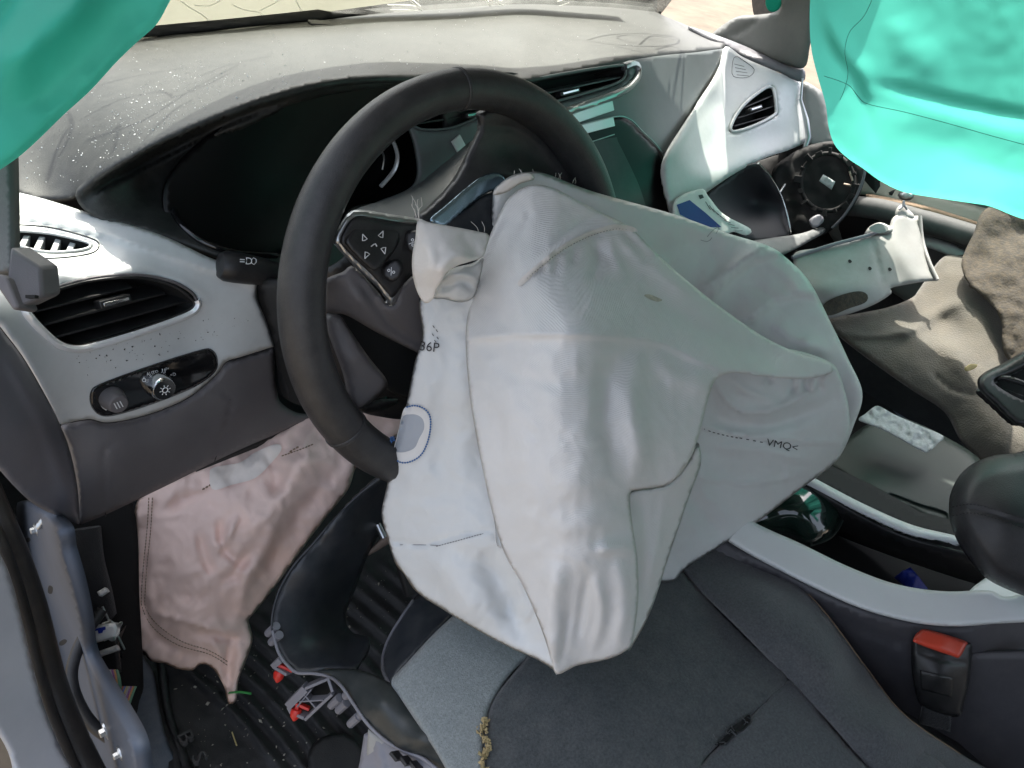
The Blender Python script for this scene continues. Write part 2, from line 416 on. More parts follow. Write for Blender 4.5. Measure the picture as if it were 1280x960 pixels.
M['seal'] = mat('weatherstrip_rubber', (.018, .016, .014), .38, bump=.2, bscale=500, dust=.12, dcol=(.2, .16, .12), dscale=25)
M['trimdark'] = mat('dark_blue_trim', (.022, .026, .032), .36, bump=.15, bscale=1200, dust=.08, dscale=35)
M['trimgreen'] = mat('dark_trim_face', (.028, .034, .034), .42, bump=.15, bscale=1200, dust=.08, dscale=35)
M['trimback'] = mat('grey_trim_ribs', (.2, .2, .225), .5, dust=.1)
M['red'] = mat('red_plastic', (.62, .035, .025), .35, var=.06)
M['orange'] = mat('buckle_red', (.68, .075, .04), .38, var=.05)
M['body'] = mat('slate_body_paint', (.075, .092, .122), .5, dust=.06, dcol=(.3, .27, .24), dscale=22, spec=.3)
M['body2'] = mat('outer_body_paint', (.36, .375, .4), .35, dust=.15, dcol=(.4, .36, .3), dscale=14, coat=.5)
M['carpet'] = mat('dark_carpet', (.02, .021, .023), .95, bump=1., bscale=600, dust=.2, dcol=(.12, .12, .12), sheen=.2)
M['sillcarpet'] = mat('blue_grey_liner', (.075, .09, .11), .9, bump=.8, bscale=450, dust=.15)
M['felt'] = mat('grey_felt', (.10, .094, .078), .95, bump=1., bscale=420, dust=.3, dcol=(.2, .17, .12), dscale=26, var=.15, sheen=.2)
M['felt2'] = mat('coarse_felt', (.05, .045, .037), .95, bump=1., bscale=260, dust=.35, dcol=(.22, .17, .1), dscale=140, var=.3)
M['door'] = mat('door_card_grey', (.15, .16, .16), .5, bump=.2, bscale=900, dust=.08)
M['shelltrim'] = mat('broken_trim_grey', (.30, .30, .285), .5, dust=.3, dcol=(.2, .19, .16), dscale=40)
M['smoke'] = mat('smoked_green_tray', (.03, .045, .04), .5, spec=.3, dust=.1, dcol=(.12, .13, .1), dscale=22)
M['paper'] = mat('white_paper', (.75, .76, .74), .7, var=.03)
M['blue'] = mat('blue_print', (.012, .03, .27), .5)
M['ink'] = mat('dark_ink', (.03, .03, .035), .6)
M['print_white'] = mat('white_print', (.75, .76, .76), .6)
M['label'] = mat('crumpled_label', (.46, .5, .5), .6, bump=1., bscale=160, dust=.45, dcol=(.16, .18, .18), dscale=160)
M['wirewhite'] = mat('white_connector', (.7, .7, .68), .4)
M['green'] = mat('green_leaf', (.05, .3, .07), .5)
M['leaf'] = mat('dry_leaf', (.55, .45, .2), .6)
M['gravel'] = mat('tan_gravel', (.115, .09, .062), .9, var=.35, vscale=3, bump=1., bscale=40, dust=.5, dcol=(.2, .17, .13), dscale=8)
M['tyre'] = mat('tyre_rubber', (.02, .02, .02), .7, dust=.3, dcol=(.2, .17, .13))
M['roof'] = mat('grey_headliner', (.3, .3, .29), .9, bump=.4, bscale=400)
M['pillar'] = mat('grey_pillar_trim', (.12, .125, .12), .6, bump=.2, bscale=900, dust=.06)
M['marker'] = mat('windscreen_marker', (.05, .05, .05), .7)
M['lid_reflection'] = mat('gloss_tray_lid', (.01, .03, .022), .08, coat=1.)  # green base colour carries the teal reflection on the lid
# windscreen: clear but dusty laminated glass; crumbs: little glass chips
def glass(name, tint, milk, rough=.05):
    m = bpy.data.materials.new(name); m.use_nodes = True; t = m.node_tree; N, Lk = t.nodes, t.links; o = N['Material Output']; N.remove(N['Principled BSDF'])
    tr = N.new('ShaderNodeBsdfTransparent'); tr.inputs['Color'].default_value = (*tint, 1)
    gl = N.new('ShaderNodeBsdfGlossy'); gl.inputs['Roughness'].default_value = rough
    fr = N.new('ShaderNodeFresnel'); fr.inputs['IOR'].default_value = 1.5
    df = N.new('ShaderNodeBsdfTranslucent'); df.inputs['Color'].default_value = (.8, .8, .76, 1)
    a = N.new('ShaderNodeMixShader'); b_ = N.new('ShaderNodeMixShader')
    n = N.new('ShaderNodeTexNoise'); n.inputs['Scale'].default_value = 12; n.inputs['Detail'].default_value = 8; tc = N.new('ShaderNodeTexCoord')
    Lk.new(tc.outputs['Object'], n.inputs['Vector'])
    mr = N.new('ShaderNodeMapRange'); mr.inputs['From Min'].default_value = .3; mr.inputs['From Max'].default_value = .75; mr.inputs['To Max'].default_value = milk
    Lk.new(n.outputs['Fac'], mr.inputs['Value']); Lk.new(mr.outputs['Result'], a.inputs['Fac'])
    Lk.new(tr.outputs[0], a.inputs[1]); Lk.new(df.outputs[0], a.inputs[2])
    Lk.new(fr.outputs[0], b_.inputs['Fac']); Lk.new(a.outputs[0], b_.inputs[1]); Lk.new(gl.outputs[0], b_.inputs[2]); Lk.new(b_.outputs[0], o.inputs['Surface'])
    return m
M['glass'] = glass('dusty_windscreen_glass', (.94, .96, .94), .1)
M['milk'] = cloth_through(mat('shattered_glass', (.3, .3, .27), .4, var=.12, vscale=20), (.27, .265, .22), .6)
M['crack'] = mat('crack_line', (.8, .8, .74), .3)
M['crumb'] = mat('glass_crumbs', (.85, .88, .88), .12, spec=.8, var=.02)
M['smokelens'] = glass('clear_lens', (.8, .84, .84), .12)

# ================================================================== the setting: ground outside, car shell
def grid_plane(name, z, size, mat_, n=2):
    V = [(-size, -size, z), (size, -size, z), (size, size, z), (-size, size, z)]
    return from_py(name, V, [(0, 1, 2, 3)], mat_)
tag(grid_plane('ground', -.40, 600, M['gravel']), kind='structure')

shell = thing('car_body', 'slate grey car body shell around the cabin with open driver doorway', 'car body', (0, 0, 0))
# floor pan, firewall, right side, roof
box('floor_pan', (0, -.45, -.06), (.74, 0, 0), (0, 1.35, 0), (0, 0, .02), M['carpet'], shell, 0)
box('firewall', (0, .86, .28), (.74, 0, 0), (0, .02, 0), (0, 0, .34), M['void'], shell, 0)
box('door_sill', (.80, -.3, .0), (.05, 0, 0), (0, 1.2, 0), (0, 0, .1), M['body'], shell, .01)
def roof_z(x): return 1.14-(.10 if x > 0 else .03)*(abs(x)/.62)**2.4
V = []; Fc = []; nx, ny = 17, 9
for j in range(ny):
    for i in range(nx):
        x = -.60+1.13*i/(nx-1); y = .355+.135*min(1, max(0, (x+.47)/.5))**.8*(1-j/(ny-1))-1.75*j/(ny-1); V.append((x, y, roof_z(x)-.03*(1-j/(ny-1))**4))  # front edge slanted forward on the passenger side to shade the fascia
for j in range(ny-1):
    for i in range(nx-1): Fc.append((j*nx+i, j*nx+i+1, (j+1)*nx+i+1, (j+1)*nx+i))
o = from_py('roof', V, Fc, M['roof'], shell); md = o.modifiers.new('t', 'SOLIDIFY'); md.thickness = .025; md.offset = 1
tube('roof_rail', cr([(-.61, .37, 1.08), (-.61, .1, 1.105), (-.61, -.4, 1.11), (-.61, -1.3, 1.08)]), .03, M['body'], shell)
tube('roof_rail', cr([(.545, .36, 1.04), (.545, .1, 1.055), (.545, -.4, 1.06), (.545, -1.3, 1.02)]), .02, M['roof'], shell)
box('rear_panel', (0, -1.75, .35), (.74, 0, 0), (0, .02, 0), (0, 0, .4), M['carpet'], shell, 0)
box('dash_light_block', (0, .60, .46), (.70, 0, 0), (0, .24, 0), (0, 0, .14), M['void'], shell, 0)  # unseen dark box added under the pad to stop light leaks
box('door_sill', (-.80, -.80, .0), (.05, 0, 0), (0, .48, 0), (0, 0, .09), M['body'], shell, .015)
box('cowl_side', (-.79, .62, .28), (.035, 0, 0), (0, .34, 0), (0, 0, .36), M['body'], shell, .01)  # out of view, added to keep sun off the jamb
box('rear_door', (-.74, -1.35, .42), (.03, 0, 0), (0, .42, 0), (0, 0, .5), M['body'], shell, .02)  # unseen rear door, added to block light from the left rear
box('middle_pillar', (-.70, -.98, .52), (.05, 0, 0), (0, .07, 0), (0, 0, .52), M['pillar'], shell, .02)  # unseen pillar, added with the rear door to block that light
# windscreen and the pillar on the far side
ws_a, ws_b, ws_c, ws_d = (np.array(v) for v in ((-.74, .765, .645), (.80, .765, .645), (.56, .37, 1.06), (-.60, .37, 1.06)))
ws_n = np.cross(ws_b-ws_a, ws_d-ws_a); ws_n /= np.linalg.norm(ws_n)
def on_screen(p, dirv):
    t = ((ws_a-p)@ws_n)/(dirv@ws_n); return p+dirv*t
prism('windscreen', [ws_a, ws_b, ws_c, ws_d], -ws_n*.005 if ws_n[2] > 0 else ws_n*.005, M['glass'], shell, 0)

# ================================================================== dashboard
dash = thing('dashboard', 'charcoal dashboard with white trim panels spanning the cabin under the windscreen', 'dashboard', (0, .2, .6))
top = Sheet('top_pad', [(0, 247, 'y.27'), (13, 244, 'y.266'), (55, 255, 'y.244'), (97, 249, 'y.222'), (112, 236, 'y.208'), (135, 218, 'y.194'), (185, 188, 'y.175'), (255, 153, 'y.168'), (330, 123, 'y.168'),
     (400, 104, 'y.175'), (470, 97, 'y.19'), (560, 100, 'y.22'), (640, 103, 'y.25'), (700, 92, 'y.268'), (785, 74, 'y.292'), (785, 74, 'y.292'), (830, 68, 'y.335'), (872, 64, 'y.375'), (907, 60, 'y.405'), (907, 60, 'y.405'),
     (900, 46, 'z.682'), (860, 32, 'z.68'), (810, 11, 'z.675'), (770, -6, 'z.672'), (700, -16, 'z.672'), (560, 1, 'z.672'), (430, 20, 'z.668'), (300, 33, 'z.665'), (175, 47, 'z.66'), (60, 70, 'z.655'), (-30, 100, 'z.65'), (-30, 180)],
    [(150, 130, 'z.695'), (300, 75, 'z.712'), (500, 55, 'z.718'), (650, 50, 'z.715'), (780, 35, 'z.70'), (60, 170, 'z.66'), (230, 120, 'z.715'), (400, 75, 'z.73')], M['dash'], dash, 5, .006,
    roll=(12, .010), creases=[([(170, 56), (225, 50), (300, 50), (320, 55), (420, 72), (520, 84)], .0022, 3, 'l', 1)])
# small sensor lump on the pad
sx = at(400, 30, top.depth([(400, 30)])[0]); box('light_sensor', sx, (.016, -.004, 0), (.003, .012, 0), (0, 0, .003), M['black'], dash, .0015)
# recess under the lip
recess = Sheet('hood_recess', [(95, 247, 'y.215'), (112, 233, 'y.21'), (150, 206, 'y.218'), (250, 152, 'y.215'), (330, 119, 'y.215'), (430, 97, 'y.225'), (560, 95, 'y.255'), (660, 98, 'y.285'), (660, 190, 'y.27'),
     (560, 260, 'y.23'), (440, 330, 'y.19'), (345, 345, 'y.15'), (272, 318, 'y.155'), (190, 290, 'y.18'), (120, 272, 'y.203')],
    [(180, 222, 'y.24'), (250, 182, 'y.25')], M['dash'], dash, 5, .006,
    holes=[[(212, 240), (222, 215), (258, 180), (330, 142), (430, 116), (520, 112), (556, 150), (548, 205), (528, 236), (485, 252), (440, 262), (420, 300), (350, 318), (280, 312), (245, 297), (220, 270)]],
    creases=[([(110, 243), (150, 222), (210, 190), (290, 150), (360, 125)], -.02, 8, 'g'), ([(118, 246), (200, 203), (300, 152)], .008, 3, 'g')])
disp = Sheet('instrument_display', [(205, 240, 'y.215'), (218, 212), (258, 172), (330, 132), (430, 108, 'y.265'), (540, 105), (566, 150, 'y.275'), (556, 210), (532, 245), (485, 262, 'y.26'), (440, 275), (420, 312), (350, 328, 'y.2'), (270, 320, 'y.19'), (240, 302), (210, 275)],
    [], M['disp'], dash, 7, .004)
tube('display_rim', recess.on(resample(cr([(345, 319), (300, 316), (270, 309), (245, 297), (222, 274), (212, 245), (216, 225)]), 5), .001), .0035, M['gloss'], dash)
stroke_on('gauge_arc', [(482, 166), (492, 178), (497, 195), (494, 210), (486, 222), (476, 233)], disp, .0034, M['bright'], disp.obj, .012, flat=.7)
stroke_on('gauge_arc', [(474, 184), (480, 196), (478, 212)], disp, .0012, M['satin'], disp.obj, .012)

def vent(name, outline, base, mat_frame, slats, tab=None, frame_r=.002, depth=.035, parent=dash, off=.0, tabmat=None, slat_t=.0022, slat_d=.016, mirror_tilt=.25, slatmat=None, closed_pts=None):
    """air outlet: cavity, rim, slats, slider"""
    L = resample(cr(outline, True, 8), 4, True); cx, cy = L.mean(0); n = base.normal(cx, cy)
    A = base.on(L, off); B = A-n*depth+(A.mean(0)-A)*.18; m = len(L)
    V = list(A)+list(B); Fc = [(i, i+m, (i+1) % m+m, (i+1) % m) for i in range(m)]+[tuple(range(m, 2*m))]
    v = from_py(name, V, Fc, M['void'], parent, False)
    if frame_r: tube('vent_frame', base.on(L, off+.001), frame_r, mat_frame, v, True, 8)
    for (x0, y0, x1, y1) in slats:
        a, b = base.on([(x0, y0), (x1, y1)], off-.006); t = b-a; wv = -n+up*mirror_tilt
        P = np.linspace(a, b, 6)+(-n)*slat_d*.5; band('slat', P, wv, slat_d, slat_t, slatmat or M['black'], v, .0006)
    if tab:
        (x0, y0, x1, y1) = tab; a, b = base.on([(x0, y0), (x1, y1)], off+.001); e = (b-a)/2; u_ = np.cross(n, e); u_ /= np.linalg.norm(u_)
        box('slider', (a+b)/2-n*.004, e, u_*.0036, n*.006, tabmat or M['black'], v, .0012)
        box('slider_inlay', (a+b)/2+n*.0022, e*.8, u_*.0014, n*.0006, M['chrome'], v, .0003)
    return v

# ---- driver side white trim with its outlet, demister, light switch
dt = Sheet('white_trim', [(-12, 232, 'y.262'), (13, 238, 'y.256'), (60, 250, 'y.235'), (130, 272, 'y.203'), (200, 293, 'y.173'), (262, 322, 'y.15'), (300, 335, 'y.142'), (322, 352, 'y.132'), (322, 352, 'y.132'), (321, 372, 'y.127'),
     (333, 402, 'y.123'), (343, 433, 'y.12'), (343, 433, 'y.12'), (302, 446, 'y.113'), (283, 452), (270, 468, 'y.108'), (235, 497, 'y.104'), (185, 518, 'y.1'), (137, 528, 'y.097'), (113, 524), (92, 527), (76, 532, 'y.095'), (76, 532, 'y.095'),
     (60, 500, 'y.088'), (30, 448, 'y.087'), (0, 408, 'y.088'), (-15, 388, 'y.09'), (-15, 388, 'y.09')],
    [(140, 387, 'y.122'), (60, 430, 'y.1'), (240, 420, 'y.123'), (200, 480, 'y.104'), (60, 345, 'y.135'), (150, 345, 'y.138'), (230, 352, 'y.138'), (60, 312, 'y.175'), (130, 318, 'y.165'), (200, 330, 'y.15'), (0, 340, 'y.14')],
    M['white'], dash, 4.5, .004, roll=(5, .003),
    holes=[[(30, 385), (50, 367), (110, 349), (170, 344), (215, 353), (243, 370), (248, 381), (235, 392), (180, 413), (120, 431), (95, 437), (72, 431), (50, 411), (33, 390)],
           [(12, 288), (62, 291), (108, 302), (116, 308), (100, 315), (60, 317), (25, 309), (8, 297)]],
    creases=[([(-12, 264), (13, 268), (60, 277), (130, 294), (200, 317), (250, 333), (300, 350), (330, 362)], .0045, 16, 'R', 1), ([(25, 372), (60, 352), (130, 338), (190, 337), (240, 358), (262, 378)], .002, 6, 'g')])
ov = [(36, 386), (52, 370), (110, 352), (170, 347), (213, 356), (238, 372), (243, 381), (232, 390), (180, 410), (120, 428), (95, 433), (74, 427), (53, 408), (38, 391)]
vent('air_vent', ov, dt, M['black'], [(42, 384, 163, 354), (52, 401, 205, 362), (66, 417, 236, 371), (92, 428, 240, 384)], (124, 382, 163, 372), .0014, .04, slat_d=.02, mirror_tilt=.5)
# bright lower rim only, the sky's reflection is in its colour
rimp = [(30, 383), (34, 393), (52, 413), (74, 431), (96, 436), (122, 431), (182, 413), (235, 393), (247, 382), (246, 375)]
stroke_on('vent_rim', rimp, dt, .0033, M['bright'], dash, .0012)
stroke_on('vent_rim', [(246, 377), (240, 366), (215, 352), (170, 344), (110, 349), (50, 367), (30, 383)], dt, .0016, M['knee'], dash, .0008)
vent('demister_vent', [(14, 289), (62, 292), (106, 302), (113, 308), (98, 313), (60, 315), (27, 308), (10, 297)], dt, M['white'],
     [(18, 288, 12, 300), (36, 290, 26, 309), (55, 291, 44, 315), (75, 294, 66, 315), (93, 299, 86, 314)], None, .0012, .02, slat_t=.0045, slat_d=.012, slatmat=M['white'], mirror_tilt=.0)
stroke_on('demister_edge', [(8, 280), (62, 284), (112, 297), (124, 306), (112, 317), (60, 323), (20, 318)], dt, .0006, M['black'], dash)
# light switch panel
sw = build_overlay('light_switch_panel', [(113, 490), (127, 479), (190, 456), (251, 437), (265, 437), (272, 448), (269, 465), (245, 483), (200, 502), (150, 518), (127, 520), (114, 508)], dt, M['gloss'], dash, .0022, 3, False, .004, roll=(2.5, .0016))
nrm = sw.normal(190, 480)
c0 = sw.on([(197, 480)])[0]
kn = lathe('dial', c0, nrm, [(0, .0122), (.003, .0122), (.010, .0112), (.0125, .0106), (.0135, .0098)], M['chrome'], sw.obj)
lathe('dial_face', c0+nrm*.0132, nrm, [(0, .0098), (.0012, .0094)], M['gloss'], sw.obj)
fc = c0+nrm*.0147; a_ = np.cross(nrm, [0, 0, 1.]); a_ /= np.linalg.norm(a_); b_ = np.cross(a_, nrm)
for k in range(8):
    q = k*math.pi/4; dv = math.cos(q)*a_+math.sin(q)*b_
    tube('sun_mark', [fc+dv*.0034, fc+dv*.0050], .0004, M['print_white'], sw.obj, n=4)
tube('sun_mark', [fc+.0024*(math.cos(q)*a_+math.sin(q)*b_) for q in np.linspace(0, 2*math.pi, 16, endpoint=False)], .0005, M['print_white'], sw.obj, True, 4)
c1 = sw.on([(139, 497)])[0]
lathe('dimmer_knob', c1, nrm, [(0, .0105), (.003, .0105), (.0125, .0086), (.015, .0080), (.0158, .007)], M['knee'], sw.obj)
f1 = c1+nrm*.0162
for k in (-.0025, 0, .0025): tube('dimmer_mark', [f1+a_*k-b_*.003, f1+a_*(k+.0012)+b_*.003], .0005, M['print_white'], sw.obj, n=4)
stroke_on('dimmer_arc', [(127, 493), (125, 500), (128, 508), (133, 512)], sw, .0009, M['print_white'], sw.obj, .0004)
text_on('print', 'AUTO', 191, 466, 4.6, -13, sw, M['print_white'], sw.obj, squash=.85)
text_on('print', 'O', 180, 475, 5, -13, sw, M['print_white'], sw.obj)
stroke_on('print', [(180, 471), (180, 474)], sw, .0004, M['print_white'], sw.obj)
for x in (203, 206): stroke_on('print', [(x, 461), (x+.5, 466)], sw, .0004, M['print_white'], sw.obj)
text_on('print', '=D', 208, 461, 3, -14, sw, M['print_white'], sw.obj, mirror=True)
text_on('print', '=D', 217, 468, 4, -14, sw, M['print_white'], sw.obj)

# ---- grey knee panel under it and the end cap
kp = Sheet('knee_panel', [(76, 533, 'y.1'), (92, 528), (113, 525, 'y.1'), (137, 529), (185, 519, 'y.103'), (235, 498), (270, 469, 'y.11'), (283, 453), (302, 447), (343, 434, 'y.122'), (343, 434, 'y.122'), (344, 470, 'y.12'), (347, 492), (352, 504, 'y.12'), (372, 516), (400, 517, 'y.125'), (400, 517, 'y.125'),
     (390, 524, 'y.124'), (300, 562, 'y.115'), (200, 611, 'y.105'), (135, 642, 'y.1'), (100, 656, 'y.095'), (100, 656, 'y.095'), (97, 610, 'y.09'), (88, 565, 'y.094')],
    [(220, 550, 'y.098'), (150, 580, 'y.088'), (300, 505, 'y.107'), (120, 560, 'y.09')], M['knee'], dash, 5, .006, roll=(7, .006),
    creases=[([(134, 660), (130, 600), (130, 570), (133, 562), (150, 548)], -.0028, 1.6, 'r'), ([(250, 585), (276, 545), (287, 505), (286, 498), (276, 494)], -.0028, 1.6, 'r'), ([(250, 585), (276, 545), (287, 505), (286, 498), (276, 494)], .0025, 7, 'l', 1)])
stroke_on('fuse_lid_seam', [(132, 645), (130, 600), (130, 570), (133, 562), (148, 549)], kp, .0007, M['black'], dash, -.002)
stroke_on('fuse_lid_seam', [(268, 577), (278, 545), (287, 508), (286, 498), (277, 494)], kp, .0007, M['black'], dash, -.002)
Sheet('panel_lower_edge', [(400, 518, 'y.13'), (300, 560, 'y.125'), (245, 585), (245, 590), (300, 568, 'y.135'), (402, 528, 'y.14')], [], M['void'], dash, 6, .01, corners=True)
cap = Sheet('end_cap', [(-15, 390, 'y.06'), (0, 410, 'y.07'), (30, 450, 'y.075'), (60, 502, 'y.083'), (76, 533, 'y.093'), (88, 565, 'y.09'), (97, 610, 'y.088'), (100, 656, 'y.093'), (100, 656, 'y.093'), (85, 650), (45, 632, 'y.07'), (15, 605), (-15, 570, 'y.04'), (-15, 570, 'y.04')],
    [(40, 540, 'y.06')], M['cap'], dash, 5, .006, roll=(4, .004), creases=[([(5, 440), (50, 520), (78, 600), (92, 650)], .004, 9, 'g')])

# ---- centre stack
fa = Sheet('centre_fascia', [(500, 118, 'y.26'), (560, 108, 'y.262'), (640, 104, 'y.265'), (700, 94, 'y.274'), (785, 76, 'y.297'), (830, 69, 'y.338'), (872, 65, 'y.378'), (908, 60, 'y.41'), (908, 60, 'y.41'), (890, 100, 'y.355'), (862, 150, 'y.285'), (838, 200, 'y.215'), (843, 265), (850, 300, 'y.165'), (850, 300, 'y.165'),
     (780, 290), (700, 270), (600, 265), (520, 262, 'y.2'), (470, 255), (520, 230), (520, 180)],
    [(700, 180, 'y.235')], M['dash2'], dash, 5, .006,
    holes=[[(645, 113), (660, 101), (700, 92), (770, 80), (784, 84), (783, 97), (770, 107), (740, 117), (690, 131), (655, 140), (640, 135)],
           [(512, 146), (540, 138), (580, 131), (602, 132), (600, 146), (570, 160), (545, 164), (522, 161)]],
    creases=[([(640, 152), (700, 137), (760, 120), (795, 105), (806, 88), (798, 72)], .004, 7, 'g')])
vent('air_vent', [(645, 113), (660, 102), (700, 93), (770, 82), (781, 85), (780, 97), (768, 105), (740, 114), (690, 128), (655, 137), (642, 132)], fa, M['dash2'],
     [(648, 122, 780, 94), (660, 133, 768, 107)], (700, 118, 724, 112), .0022, .04, slat_d=.02, slatmat=M['dash2'])
stroke_on('vent_rim', [(780, 84), (792, 80), (798, 88), (792, 103), (770, 118), (700, 142), (665, 152)], fa, .006, M['satin'], dash, .001)
vent('air_vent', [(512, 147), (540, 139), (580, 132), (600, 133), (598, 145), (570, 158), (545, 162), (522, 160)], fa, M['dash2'],
     [(520, 153, 598, 141)], (582, 145, 598, 142), .0015, .035, slat_d=.016)
def strip_on(name, pts, wpx, sheet, m, parent, off=.002, th=.003):
    P = resample(cr(pts), 5); A = sheet.on(P, off); n = sheet.normal(*P[len(P)//2]); t = A[-1]-A[0]; wv = np.cross(n, t)
    return band(name, A, wv, wpx, th, m, parent, .0008)
strip_on('chrome_strip', [(690, 158), (725, 146), (766, 132)], .014, fa, M['bright'], dash)
strip_on('chrome_strip', [(568, 184), (578, 175)], .016, fa, M['bright'], dash)
sc_ = build_overlay('screen_bezel', [(690, 172), (716, 160), (768, 147), (786, 150), (800, 163), (824, 188), (834, 215), (845, 280), (848, 310), (790, 300), (700, 260), (680, 210)], fa, M['disp'], dash, .010, 4, False, .012, roll=(4, .004))
sl_ = build_overlay('screen', [(730, 183), (768, 172), (773, 178), (800, 235), (815, 290), (812, 296), (750, 275), (725, 220)], fa, M['screen'], dash, .0112, 5)
strip_on('chrome_strip', [(712, 166), (740, 159), (767, 152)], .013, sc_, M['bright'], dash)
stroke_on('bezel_edge', [(716, 159), (768, 146), (787, 149), (801, 162), (825, 187), (836, 214), (846, 270)], sc_, .0011, M['satin'], dash, .0)
stroke_on('screen_edge', [(731, 180), (768, 168)], sc_, .0008, M['satin'], dash)

# ---- passenger side white trim
pt = Sheet('white_trim', [(907, 58, 'y.405'), (930, 72, 'x.63'), (965, 87, 'x.67'), (1002, 103, 'x.72'), (1002, 103, 'x.72'), (1001, 130, 'x.715'), (1006, 155, 'x.71'), (1008, 178, 'x.70'), (1008, 178, 'x.70'), (985, 188, 'y.23'), (955, 198, 'y.215'), (920, 216, 'y.2'), (880, 243, 'y.178'), (847, 268, 'y.155'), (841, 268, 'y.152'),
     (831, 240, 'y.168'), (826, 212, 'y.19'), (833, 190, 'y.205'), (860, 147, 'y.27'), (885, 110, 'y.33'), (900, 82, 'y.375')],
    [(942, 137, 'y.275'), (900, 190, 'y.235'), (940, 90, 'y.36'), (970, 170, 'y.25'), (880, 200, 'y.215'), (870, 215, 'y.195'), (900, 130, 'y.315'), (930, 105, 'y.335')],
    M['white'], dash, 4.5, .005, roll=(4, .004),
    holes=[[(911, 163), (918, 145), (932, 126), (955, 109), (966, 106), (970, 114), (973, 140), (969, 147), (945, 158), (920, 166)]],
    creases=[([(905, 66), (893, 98), (868, 140), (840, 188), (835, 215), (846, 262)], .009, 8, 'g'), ([(860, 215), (885, 180), (920, 140), (945, 105), (975, 98), (1000, 102)], -.006, 14, 'g'), ([(850, 250), (900, 215), (960, 188), (1005, 170)], .006, 14, 'g')])
vent('air_vent', [(913, 162), (919, 146), (933, 128), (955, 111), (964, 109), (968, 116), (970, 139), (966, 145), (945, 156), (922, 164)], pt, M['white'],
     [(930, 133, 966, 118), (922, 146, 968, 131), (918, 156, 968, 142)], (937, 138, 952, 133), .003, .04, slat_d=.02)
gr_p = [(915, 92), (918, 71), (930, 76), (943, 87), (936, 96), (922, 97)]
stroke_on('grille_outline', gr_p, pt, .0006, M['pillar'], dash, closed=True)
for k in range(4): stroke_on('grille_slit', [(918+k, 80+k*4.5), (930+k*2, 83+k*4)], pt, .0005, M['pillar'], dash)
side = Sheet('end_panel', [(1003, 104, 'x.73'), (1024, 112), (1030, 120), (1037, 150), (1044, 178), (1030, 184), (1008, 180, 'x.70'), (1006, 150)], [(1040, 150, 'x.74')], M['door'], dash, 5, .006, roll=(4, .003))
tube('pillar_seal', [at(*p) for p in ((1003, 98, 'x.71'), (1001, 125, 'x.705'), (1008, 150, 'x.69'), (1011, 172, 'x.685'), (1001, 200, 'x.67'), (985, 225, 'x.64'), (972, 245, 'x.6'))], [.002, .003, .005, .006, .004, .003, .002], M['satin'], dash)
# dark opening behind the missing glovebox lid
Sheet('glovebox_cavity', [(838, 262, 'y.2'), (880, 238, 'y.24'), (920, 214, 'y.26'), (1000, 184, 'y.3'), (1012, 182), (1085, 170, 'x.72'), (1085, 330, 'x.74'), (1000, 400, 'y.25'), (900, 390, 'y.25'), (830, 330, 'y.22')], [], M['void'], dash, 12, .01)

# ================================================================== steering column and wheel
colm = thing('steering_column', 'dark grey steering column with lamp stalk behind the wheel', 'steering column', (-.37, .1, .6))
# stalk
a0 = at(285, 333, .70); a1 = at(352, 343, .735); ax_ = (a1-a0); L_ = np.linalg.norm(ax_); ax_ /= L_
st = lathe('stalk', a0-ax_*.009, ax_, [(0, .006), (.0015, .0118), (.006, .0142), (.016, .0146), (.03, .0142), (.042, .0132), (.05, .0122), (.052, .0112), (L_+.02, .0112), (L_+.05, .01)], M['black'], colm)
pm = (a0+a1)/2; 
class _S:  # lettering surface: the near side of the stalk
    def on(s, P, off=0.):
        P = np.asarray(P, float).reshape(-1, 2); Q = rays(P); out = []
        for q in Q:
            # closest approach of the ray to the stalk's axis, then step out to its skin
            n_ = np.cross(q, ax_); d_ = a0-C; t_ = (np.cross(d_, ax_)@n_)/(n_@n_); p = C+q*t_; h = (p-a0)-((p-a0)@ax_)*ax_
            r_ = .0145; k = math.sqrt(max(r_**2-h@h, 1e-8)); qn = q/np.linalg.norm(q); perp = qn-(qn@ax_)*ax_; out.append(p-qn*(k/np.linalg.norm(perp)+off))
        return np.array(out)
SS = _S()
text_on('stalk_print', '=D', 309, 326, 9, 3, SS, M['print_white'], st, .0003)
stroke_on('stalk_print', [(317, 322), (321, 326), (317, 331), (314, 327)], SS, .0004, M['print_white'], st, .0004, True)
text_on('stalk_print', '=', 303, 326, 9, 3, SS, M['print_white'], st, .0003)
# shroud: lower and upper shells, ignition side
Sheet('column_shroud', [(322, 360, 'y.13'), (345, 352, 'y.1'), (372, 352, 'y.08'), (420, 330, 'y.05'), (470, 300, 'y.05'), (560, 330, 'y.06'), (560, 470, 'y.04'), (520, 520, 'y.05'), (470, 520, 'y.06'), (420, 505, 'y.07'), (370, 500, 'y.1'), (350, 488, 'y.12'), (343, 440, 'y.125')], [(450, 420, 'y.03')], M['black'], colm, 7, .006)
Sheet('column_top', [(445, 262, 'y.10'), (480, 250, 'y.13'), (520, 232, 'y.16'), (560, 200, 'y.19'), (600, 170, 'y.2'), (640, 170, 'y.19'), (640, 250, 'y.1'), (560, 290, 'y.07'), (520, 280, 'y.06'), (470, 272, 'y.07')], [], M['dash2'], colm, 6, .005, roll=(4, .003))
Sheet('shroud_side', [(345, 398, 'y.12'), (358, 394), (368, 420, 'y.09'), (380, 480, 'y.085'), (388, 508), (360, 500, 'y.11'), (348, 480)], [], M['void'], colm, 6, .004)

